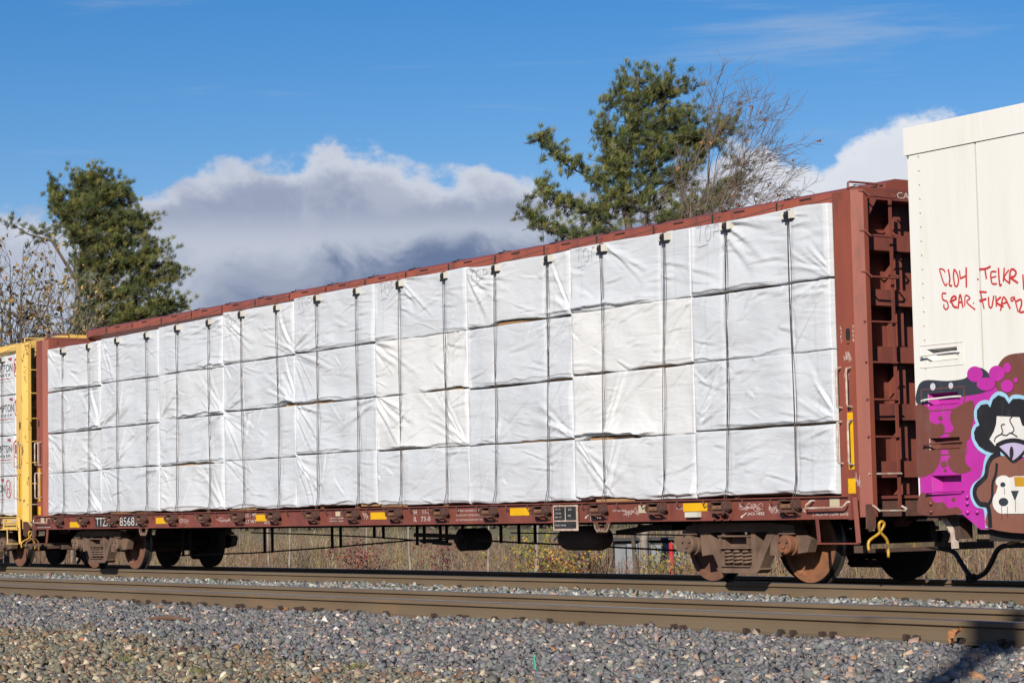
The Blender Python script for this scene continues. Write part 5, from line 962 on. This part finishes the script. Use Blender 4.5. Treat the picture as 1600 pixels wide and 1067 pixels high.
def blades(c, axis, nper, ln, wd, spread, rg):
    """tufts of narrow blades: c (n,3) tuft centres, axis (n,3) mean direction"""
    n = len(c); C = np.repeat(c, nper, 0); A = np.repeat(axis, nper, 0) + rg.normal(0, spread, (n * nper, 3)); A /= np.linalg.norm(A, axis=1, keepdims=True)
    sd = np.cross(A, rg.normal(size=A.shape)); sd /= np.linalg.norm(sd, axis=1, keepdims=True)
    l = rg.uniform(.6, 1.15, (n * nper, 1)) * ln; w = rg.uniform(.7, 1.3, (n * nper, 1)) * wd
    C = C + rg.normal(0, ln * .12, C.shape)
    V = np.stack([C - sd * w * .35, C + A * l * .6 - sd * w * .6, C + A * l, C + A * l * .6 + sd * w * .6], 1).reshape(-1, 3)
    F = np.arange(n * nper * 4).reshape(-1, 4)
    return V, F
RIGHT = np.array([math.cos(YAW), math.sin(YAW), 0.0])
def pine(tab, label, seed, zb, tone, full=0.98):
    rg = np.random.default_rng(seed); root = empty('pine_tree', (tab['pos'][0], tab['pos'][1], zb), YAW, label=label, category='tree')
    segs = []; nodes = []
    limbs = tab['limbs']
    for li, L_ in enumerate(limbs):
        yoff = 0 if li < 2 else rg.uniform(-.3, .3)
        P3 = [np.array([p[0], yoff * (i / max(1, len(L_) - 1)) + (rg.normal(0, .1) if li else 0), p[1] - zb]) for i, p in enumerate(L_)]
        if li == 0: P3[0] = np.array([P3[0][0], 0, -.3])
        rad0 = [.25, .085][li] if li < 2 else .055
        cum = np.linspace(0, 1, len(P3))
        for i in range(len(P3) - 1):
            ra, rb = rad0 * (1 - .88 * cum[i]), rad0 * (1 - .88 * cum[i + 1]); m_ = 4
            for k in range(m_):
                a = P3[i] + (P3[i + 1] - P3[i]) * k / m_; b_ = P3[i] + (P3[i + 1] - P3[i]) * (k + 1) / m_
                segs.append((a, b_, ra + (rb - ra) * k / m_, ra + (rb - ra) * (k + 1) / m_)); nodes.append(b_)
    nodes = np.array(nodes); zmin = min(b_[1] - b_[3] for b_ in tab['blobs']) - zb
    up = nodes[nodes[:, 2] > zmin - .6]
    C = []; AX = []; COLR = []
    def tufts(cx, d):
        n = len(cx); C.append(cx); ax = d * .45 + np.array([.40, 0, .70]) + rg.normal(0, .2, (n, 3)); AX.append(ax / np.linalg.norm(ax, axis=1, keepdims=True))
        COLR.append(np.array(tone)[rg.integers(0, len(tone), n)] * rg.uniform(.6, 1.35, (n, 1)))
    for bx, bz, rx, rz, n in tab['blobs']:
        n = int(n * (1.25 if rx > .5 else .8) * full)
        # sprays: short side branches inside the mass, each carrying a few tufts
        ns = max(2, n // 6); ry = max(rx, rz) * .9
        d = rg.normal(size=(ns, 3)); d /= np.linalg.norm(d, axis=1, keepdims=True); sc_ = d * (rg.uniform(.1, 1.12, (ns, 1)) ** .5) * np.array([rx, ry, rz]) + np.array([bx, 0, bz - zb])
        dr = d * .5 + np.array([.55, 0, .35]) + rg.normal(0, .35, (ns, 3)); dr /= np.linalg.norm(dr, axis=1, keepdims=True)
        m_ = 5; st = np.repeat(sc_, m_, 0) + np.repeat(dr, m_, 0) * np.tile(np.linspace(-.55, .55, m_), ns)[:, None] + rg.normal(0, .06, (ns * m_, 3))
        tufts(st, np.repeat(d, m_, 0))
        for i in range(ns): segs.append((sc_[i] - dr[i] * .65, sc_[i] + dr[i] * .55, .014, .006))
    for L_ in limbs[2:]:
        P3 = np.array([[p[0], 0, p[1] - zb] for p in L_]); k = len(P3)
        for t_ in np.arange(.22, 1.0, .022):
            i = min(int(t_ * (k - 1)), k - 2); q = P3[i] + (P3[i + 1] - P3[i]) * (t_ * (k - 1) - i)
            n = 3; cx = q + rg.normal(0, 1, (n, 3)) * np.array([.16, .22, .14]) + np.array([0, 0, .08]); tufts(cx, rg.normal(0, .4, (n, 3)))
    C = np.concatenate(C); AX = np.concatenate(AX); COLR = np.concatenate(COLR)
    # twigs: join tufts to the limbs through their neighbours
    for i in range(2, len(C), 5):
        j = np.argmin(((up - C[i]) ** 2).sum(1) + 2.5 * np.clip(up[:, 2] - C[i][2], 0, None) ** 2); q = up[j]
        if np.linalg.norm(q - C[i]) < 2.6:
            mid = (q + C[i]) / 2 + np.array([0, 0, -.08]); segs.append((q, mid, .017, .012)); segs.append((mid, C[i], .012, .006))
    V, F = tube_np(segs, 5); npmesh('trunk', V, F, 'bark', parent=root, smooth=True)
    V, F = blades(C, AX, 44, .27, .0125, .36, rg)
    npmesh('crown', V, F, 'needles', np.repeat(COLR, 44 * 4, 0), parent=root)
    return root
pine(TAB['PINE2'], 'wind-bent pine with long left limbs behind the middle of the load', 5, -1.05, [(0.10, 0.125, 0.028), (0.145, 0.155, 0.03), (0.065, 0.095, 0.026), (0.185, 0.18, 0.038)])
pine(TAB['PINE1'], 'dense dark pine on the left behind the yellow flatcar', 8, -1.05, [(0.105, 0.13, 0.028), (0.15, 0.158, 0.032), (0.065, 0.095, 0.026), (0.19, 0.182, 0.04)], 1.5)
def bare(tab, label, seed, mat_, zb, leaf=None, nleaf=0, r0_=.11, spread=.5, lvl=4, forks=(2, 4), wind=(.35, 0, .25), tips=None):
    """several stems rising to the given tips and forking into fine twigs"""
    rg = np.random.default_rng(seed); root = empty('bare_tree', (tab['pos'][0], tab['pos'][1], zb), YAW, label=label, category='tree')
    segs = []; ends = []
    def grow(p, d, ln, rad, lv):
        n = 3
        for k in range(n):
            d = d + rg.normal(0, .10, 3) + np.array(wind) * .10; d /= np.linalg.norm(d)
            q = p + d * ln / n; r2 = rad * (1 - .16); segs.append((p, q, rad, r2)); p = q; rad = r2
            if lv > 0 and k > 0:
                for _ in range(rg.integers(1, 3)):
                    s = d + rg.normal(0, spread, 3); s /= np.linalg.norm(s); grow(p, s, ln * rg.uniform(.45, .75), rad * .55, lv - 1)
        ends.append(p)
    k = [np.array(q) for q in tab['k']]; base = np.array([0, 0, -.3])
    for i, tp in enumerate(k[1:]):
        tip = np.array([tp[0], rg.uniform(-1, 1), tp[1] - zb]); st = base + np.array([rg.normal(0, .25), rg.normal(0, .25), 0])
        knee = np.array([st[0] + tip[0] * .22 + rg.normal(0, .1), tip[1] * .3, tip[2] * .62])
        pts = [st + (knee - st) * q for q in np.linspace(0, 1, 5)] + [knee + (tip - knee) * q for q in (.2, .4, .6)]
        pts = [p + (rg.normal(0, .05, 3) if 0 < j else 0) for j, p in enumerate(pts)]
        rr = np.linspace(r0_, r0_ * .32, len(pts))
        for j in range(len(pts) - 1):
            segs.append((pts[j], pts[j + 1], rr[j], rr[j + 1]))
            if j >= 3:
                for _ in range(rg.integers(*forks)):
                    d = (tip - knee) / np.linalg.norm(tip - knee) + rg.normal(0, spread, 3); d /= np.linalg.norm(d); grow(pts[j + 1], d, rg.uniform(.5, .9) * np.linalg.norm(tip - knee) * .42, rr[j + 1] * .5, lvl - 2)
        d = (tip - knee) / np.linalg.norm(tip - knee); grow(pts[-1], d, np.linalg.norm(tip - pts[-1]) * .7, rr[-1] * .8, lvl - 2)
    segs = [(a, b_, max(c, .0065), max(d, .0055)) for a, b_, c, d in segs]
    V, F = tube_np(segs, 4); npmesh('trunk', V, F, mat_, parent=root, smooth=True)
    if nleaf:
        E = np.array(ends); E = E[E[:, 2] > 2]
        c = E[rg.integers(0, len(E), nleaf)] + rg.normal(0, .10, (nleaf, 3)); ax = rg.normal(size=(nleaf, 3)); ax[:, 2] -= .5; ax /= np.linalg.norm(ax, axis=1, keepdims=True)
        V, F = blades(c, ax, 3, .13, .10, .6, rg); col = np.repeat(np.array(leaf)[rg.integers(0, len(leaf), nleaf)] * rg.uniform(.7, 1.25, (nleaf, 1)), 12, 0)
        npmesh('crown', V, F, 'leaves', col, parent=root)
    return root
bare(TAB['BARE'], 'leafless grey tree with fine twigs right of the wind-bent pine', 21, 'twig', -1.05, [(0.42, 0.11, 0.03), (0.34, 0.14, 0.04)], 40, .075, .38, 5, (2, 4), (.55, 0, .15))
bare(TAB['DEC1'], 'thin tree with sparse ochre leaves at the left edge of the picture', 31, 'bark', -1.0, [(0.34, 0.19, 0.04), (0.25, 0.14, 0.03), (0.20, 0.16, 0.04)], 240, .07, .5, 4, (2, 4), (.1, 0, .4))
bare(TAB['DEC2'], 'pale-branched tree with ochre leaves in front of the left pine', 35, 'bark_pale', -1.0, [(0.33, 0.20, 0.045), (0.24, 0.15, 0.03), (0.15, 0.14, 0.03)], 420, .085, .5, 4, (2, 4), (-.1, 0, .3))
U = TAB['UNDER']
def stem(name, pos, h, r_, lean, mat_, label, cat='tree', twigs=6, seed=0, group=None, lim=None):
    """a trunk seen below the train, with a few low limbs"""
    rg = np.random.default_rng(seed); root = empty(name, (pos[0], pos[1], -1.05), YAW, label=label, category=cat)
    if group: root['group'] = group
    segs = []; n = 10; pts = [np.array([lean * h * (i / n) ** 1.1 + rg.normal(0, r_ * .15), 0, h * i / n - .2 * (i == 0)]) for i in range(n + 1)]
    rr = np.linspace(r_, r_ * .55, n + 1); rr[0] *= 1.35
    V = []
    for i in range(n): segs.append((pts[i], pts[i + 1], rr[i], rr[i + 1]))
    Vt, Ft = tube_np(segs, 9); npmesh('trunk', Vt, Ft, mat_, parent=root, smooth=True)
    sg = []
    for k in range(twigs):
        p = pts[rg.integers(3, n)]; d = rg.normal(size=3); d[2] = abs(d[2]) * .8 + .2; d /= np.linalg.norm(d)
        for q in range(3):
            e = p + d * rg.uniform(.2, .5) * (h / 4); sg.append((p, e, r_ * .22 / (q + 1), r_ * .22 / (q + 2))); p = e; d = d + rg.normal(0, .3, 3); d /= np.linalg.norm(d)
    if sg: Vt, Ft = tube_np(sg, 4); npmesh('limbs', Vt, Ft, mat_, parent=root)
    return root
stem('tree_trunk', U['trunk'], 4.2, .20, .02, 'bark', 'stout dark trunk seen under the car beside the air reservoir', seed=1)
stem('tree_trunk', U['trunkb'], 4.2, .105, .05, 'bark_pale', 'pale leaning trunk seen under the car in front of the grey shed', seed=2)
stem('tree_trunk', U['trunkc'], 3.6, .06, .04, 'bark_pale', 'thin pale stem seen under the car left of the air reservoir', seed=3)
stem('tree_trunk', U['sap4'], 3.6, .055, -.02, 'bark', 'thin dark stem seen under the car at the left of the grey shed', seed=4)
stem('tree_trunk', U['white1'], 2.6, .085, .06, 'bark_pale', 'short white birch stem seen below the gap beside the boxcar', seed=5)
for i, k in enumerate(('sap1', 'sap2', 'sap3', 'sap5', 'sap6')):
    stem('sapling', U[k], 2.4, .035, .03 * (-1) ** i, 'bark_pale', ['slim grey sapling under the car, second from the left of the saplings', 'slim grey sapling under the middle of the car', 'slim grey sapling under the car, rightmost of the saplings', 'slim grey sapling under the car, leftmost of the saplings', 'slim grey sapling in front of the dark red bush'][i], 'sapling', 5, 50 + i, 'saplings behind the train')
# shrubs with leaves
def shrub(pos, h, w, pal, label, seed, n=520):
    rg = np.random.default_rng(seed); root = empty('shrub', (pos[0], pos[1], -1.05), YAW, label=label, category='shrub')
    segs = []; tips = []
    for k in range(26):
        p = np.array([rg.normal(0, .12), rg.normal(0, .12), -.1]); d = np.array([rg.normal(0, .4 * w / h), rg.normal(0, .4 * w / h), 1.0]); d /= np.linalg.norm(d)
        for q in range(5):
            e = p + d * h / 5 * rg.uniform(.7, 1.1); segs.append((p, e, .012 - .002 * q, .010 - .002 * q)); p = e; tips.append(e); d = d + rg.normal(0, .22, 3); d /= np.linalg.norm(d)
    V, F = tube_np(segs, 4); npmesh('stems', V, F, 'twig', parent=root)
    T_ = np.array(tips); T_ = T_[T_[:, 2] > h * .2]; c = T_[rg.integers(0, len(T_), n)] + rg.normal(0, .09, (n, 3)); ax = rg.normal(size=(n, 3)); ax /= np.linalg.norm(ax, axis=1, keepdims=True)
    V, F = blades(c, ax, 3, .062, .036, .6, rg); col = np.repeat(np.array(pal)[rg.integers(0, len(pal), n)] * rg.uniform(.7, 1.3, (n, 1)), 12, 0)
    npmesh('leaves', V, F, 'leaves', col, parent=root)
YG = [(0.22, 0.24, 0.035), (0.30, 0.27, 0.03), (0.14, 0.17, 0.03), (0.42, 0.30, 0.02)]
RD = [(0.24, 0.075, 0.055), (0.30, 0.10, 0.07), (0.17, 0.05, 0.04)]
shrub(U['bush1'], 1.7, 1.2, YG, 'yellow-green leafy shrub under the car, left of the stout trunk', 61)
shrub(U['bush2'], 1.35, 1.1, [(0.42, 0.28, 0.02), (0.16, 0.04, 0.04), (0.25, 0.25, 0.04), (0.5, 0.24, 0.02)], 'low shrub with orange and purple leaves at the foot of the stout trunk', 62)
shrub(U['bush3'], 1.5, 1.6, YG, 'yellow-green leafy shrub behind the right truck', 63, 760)
shrub(U['redbush'], 1.45, 1.3, RD, 'dark red bush in the brown brush under the car', 64)
shrub(U['redbush2'], 1.75, .8, RD, 'sparse red-leaved bush in front of the green meadow', 65, 240)

# ------------------------------------------------------------------ brush, meadow edge and far wood
rg = np.random.default_rng(77)
def brush(name, n, y0, y1, hlo, hhi, pal, wts, label, wd=.011, seed=1, xl=-2.85, xr=.55, dens=None):
    rg = np.random.default_rng(seed); y = rg.uniform(y0, y1, n); x = 30.16 + (y + 18.64) * (xl) + rg.random(n) * (y + 18.64) * (-(xl) - .55)
    vn = VNoise(rg); hh = rg.uniform(hlo, hhi, n) * (1 + .6 * vn(x * .35, y * .5) + .22 * (np.abs(x + 24) > 9)) 
    pal = np.array(pal); patch = vn(x * .22 + 9, y * .3 + 4)
    w = np.array(wts, float)[None, :] * np.exp(1.6 * patch[:, None] * np.linspace(-1, 1, len(wts))[None, :]); w /= w.sum(1, keepdims=True)
    ci = (w.cumsum(1) > rg.random((n, 1))).argmax(1); col = pal[ci] * rg.uniform(.6, 1.35, (n, 1))
    base = np.stack([x, y, gz(y) - .02], 1); lean = rg.normal(0, .16, (n, 3)); lean[:, 2] = 1
    tip = base + lean * hh[:, None]; mid = (base + tip) / 2 + rg.normal(0, .035, (n, 3))
    sd = np.stack([np.full(n, math.cos(YAW)), np.full(n, math.sin(YAW)), np.zeros(n)], 1) * (rg.uniform(.5, 1.4, n) * wd)[:, None]
    V = [np.stack([base - sd * .5, base + sd * .5, mid + sd * .5, mid - sd * .5], 1), np.stack([mid - sd * .5, mid + sd * .5, tip + sd * .15, tip - sd * .15], 1)]
    C = [col, col]
    for _ in range(2):      # side twigs and seed heads
        st = base + (tip - base) * rg.uniform(.45, .95, (n, 1)); d = rg.normal(0, .5, (n, 3)); d[:, 2] = np.abs(d[:, 2]) + .3; e = st + d * rg.uniform(.08, .22, (n, 1))
        V.append(np.stack([st - sd * .35, st + sd * .35, e + sd * .5, e - sd * .5], 1)); C.append(col * rg.uniform(.8, 1.3, (n, 1)))
    V = np.concatenate(V).reshape(-1, 3); F = np.arange(len(V)).reshape(-1, 4); C = np.repeat(np.concatenate(C), 4, 0)
    return npmesh(name, V, F, 'brush', np.clip(C, .01, .8), kind='stuff', label=label)
BP = [(0.185, 0.10, 0.062), (0.15, 0.098, 0.068), (0.27, 0.185, 0.10), (0.14, 0.115, 0.085), (0.20, 0.17, 0.055), (0.36, 0.28, 0.17)]
brush('dry_brush', 46000, 11.3, 21, .45, 1.08, BP, [34, 26, 9, 20, 8, 3], 'tangled brown brush and dry weeds behind the tracks', .013, 1)
brush('tall_brush', 9000, 21, 30, .25, .75, BP, [30, 20, 12, 22, 6, 3], 'taller brown brush at the edge of the meadow', .020, 2)
y = rg.uniform(120, 190, 9000); x = 30.16 - (y + 18.64) * rg.uniform(.55, 2.9, 9000); hz = rg.uniform(.2, 5.2, 9000) + 1.2 * VNoise(rg)(x * .05, y * .05)
wc = np.array([(0.13, 0.10, 0.075), (0.17, 0.135, 0.10), (0.10, 0.095, 0.06), (0.045, 0.06, 0.03), (0.20, 0.15, 0.09), (0.16, 0.15, 0.07)])[rg.integers(0, 6, 9000)]
V, F = blades(np.stack([x, y, -1.2 + hz], 1), np.tile((0.0, 0, 1.0), (9000, 1)), 7, 1.3, .30, .7, rg)
npmesh('far_wood', V, F, 'brush', np.repeat(wc, 28, 0), kind='stuff', label='far brown and dark green wood beyond the meadow')

# ------------------------------------------------------------------ small shed and marker seen under the car
brush('track_weeds', 5200, 9.0, 11.3, .25, .75, BP, [30, 24, 12, 20, 10, 4], 'thin low weeds in front of the brown brush', .010, 5)
sh = empty('shed', (U['shed'][0], U['shed'][1], -1.1), YAW, label='weathered grey board shed seen under the car left of the right truck', category='shed')
for i in range(7):
    x0 = -.85 + i * .26
    MB().box(x0, x0 + .235, (i % 2) * .012, .05 + (i % 2) * .012, 0, 1.20 + .03 * (i % 3)).build('plank', 'shed_board', sh)
MB().box(-.90, 1.02, -.06, 1.3, 1.30, 1.35).build('roof', 'shed_roof', sh)
MB().box(-.84, .96, .07, 1.2, 0, 1.29).build('body', 'shed_roof', sh)
rp = empty('marker_post', (U['redpost'][0], U['redpost'][1], -1.05), YAW, label='small bright red marker post in the brush left of the right truck', category='post')
MB().tube([(0, 0, -.1), (.01, 0, 1.20)], .048, 8).build('post', 'post_red', rp)
MB().tube([(.01, 0, 1.20), (.01, 0, 1.235)], .030, 8).build('cap', 'post_red', rp)

# ------------------------------------------------------------------ things lying on the ballast
def leaf(name, loc, size, rot, label, mt='leaf_orange'):
    g = 7; b = MB(); vs = []; rnd = random.Random(label)
    for i in range(g):
        for j in range(3):
            t_ = i / (g - 1); wv = math.sin(math.pi * min(1, t_ * 1.02)) * .42 * (1 + .35 * math.sin(i * 2.4)) * (j - 1)
            vs.append((wv * size, (t_ - .5) * size, size * (.22 * (j - 1) ** 2 + .18 * math.sin(t_ * 4) + rnd.uniform(-.02, .02))))
    fs = [(i * 3 + j, i * 3 + j + 1, i * 3 + j + 4, i * 3 + j + 3) for i in range(g - 1) for j in range(2)]
    b.add(vs, fs); o = b.build(name, mt, fix=False, label=label, category='leaf'); o.location = loc; o.rotation_euler = rot
    return o
leaf('fallen_leaf', (17.48, -5.93, -.115), .15, (R(70), R(15), R(-30)), 'curled orange-brown leaf against the foot of the nearest rail')
leaf('fallen_leaf', (6.95, -5.98, -.165), .10, (R(20), 0, R(40)), 'small orange leaf beside the nearest rail, left of centre')
leaf('fallen_leaf', (11.9, -6.6, -.16), .08, (R(25), R(10), R(80)), 'small rusty leaf lying on the grey ballast at centre')
leaf('fallen_leaf', (3.9, -.98, -.15), .07, (R(30), 0, R(10)), 'tiny pale leaf in the strip between the tracks', 'leaf_orange')
s = MB().tube([(7.30, -7.85, -.165), (7.6, -7.78, -.15), (7.95, -7.70, -.165)], [.022, .026, .014], 7).build('stick', 'stick_brown', label='short brown stick lying on the ballast at lower left', category='stick')
s = MB().tube([(10.42, -8.30, -.175), (10.6, -8.38, -.17), (10.72, -8.42, -.18)], [.02, .032, .02], 7).build('stick', 'spike_iron', label='stubby dark piece of wood on the ballast, lower left', category='stick')
for i, (wx, wy) in enumerate(TAB['WEED']):
    rgw = np.random.default_rng(900 + i); nb = 46; c0 = np.stack([rgw.normal(0, .045, nb), rgw.normal(0, .045, nb), np.full(nb, -.01)], 1); ax = np.tile((0, 0, 1.0), (nb, 1)) + rgw.normal(0, .45, (nb, 3)); ax[:, 2] = np.abs(ax[:, 2]) + .2; ax /= np.linalg.norm(ax, axis=1, keepdims=True)
    V, F = blades(c0, ax, 1, .085, .009, .15, rgw); pal = np.array([[(0.14, 0.15, 0.04), (0.20, 0.17, 0.06)], [(0.17, 0.12, 0.07), (0.24, 0.17, 0.09)]][i in (2, 3)])
    o = npmesh('weed_tuft', V, F, 'brush', np.repeat(pal[rgw.integers(0, 2, nb)], 4, 0), label=['low green weed tuft in the tan gravel at lower left', 'low green weed tuft at the bottom edge, left of centre', 'dry brown weed tuft at the ballast edge, lower left', 'dry brown weed tuft furthest left in the gravel', 'low weed tuft in the gravel near bottom centre'][i], category='weed', group='weeds in the gravel'); o.location = (wx, wy, float(gz(wy)) + .02)
gc = empty('green_cord', (16.79, -9.38, -.26), label='frayed bright green cord sticking up from the gravel', category='cord')
MB().tube([(0, 0, -.02), (-.02, .02, .06), (-.05, .03, .12), (-.055, .04, .16)], .006, 5).build('strand', 'green_cord', gc)
MB().tube([(.01, 0, -.02), (.05, .03, .03), (.12, .03, .025)], .005, 5).build('strand', 'green_cord', gc)

# ------------------------------------------------------------------ utility pole behind the viewer; its shadow crosses the right foreground
pd = -SUN_AZ; hitp = Vector((17.9, -6.0, 0)); base = hitp - pd * 19.0
pole = empty('utility_pole', (base.x, base.y, -1.0), math.atan2(pd.y, pd.x), label='wooden utility pole behind the viewer, throwing the shadow at lower right', category='pole')
ph = (19.0 + 2.2) * math.tan(SUN_ELEV) + 1.0
MB().tube([(0, 0, -.5), (0, 0, ph * .5), (0, 0, ph)], [.17, .145, .12], 14).build('shaft', 'pole_wood', pole, smooth=40)
MB().box(-.06, .06, -1.15, 1.15, ph - .45, ph - .32).build('crossarm', 'pole_wood', pole)
MB().tube([(.32, 0, ph - 1.7), (.32, 0, ph - .8)], .23, 14).build('transformer', 'shed_board', pole, smooth=40)
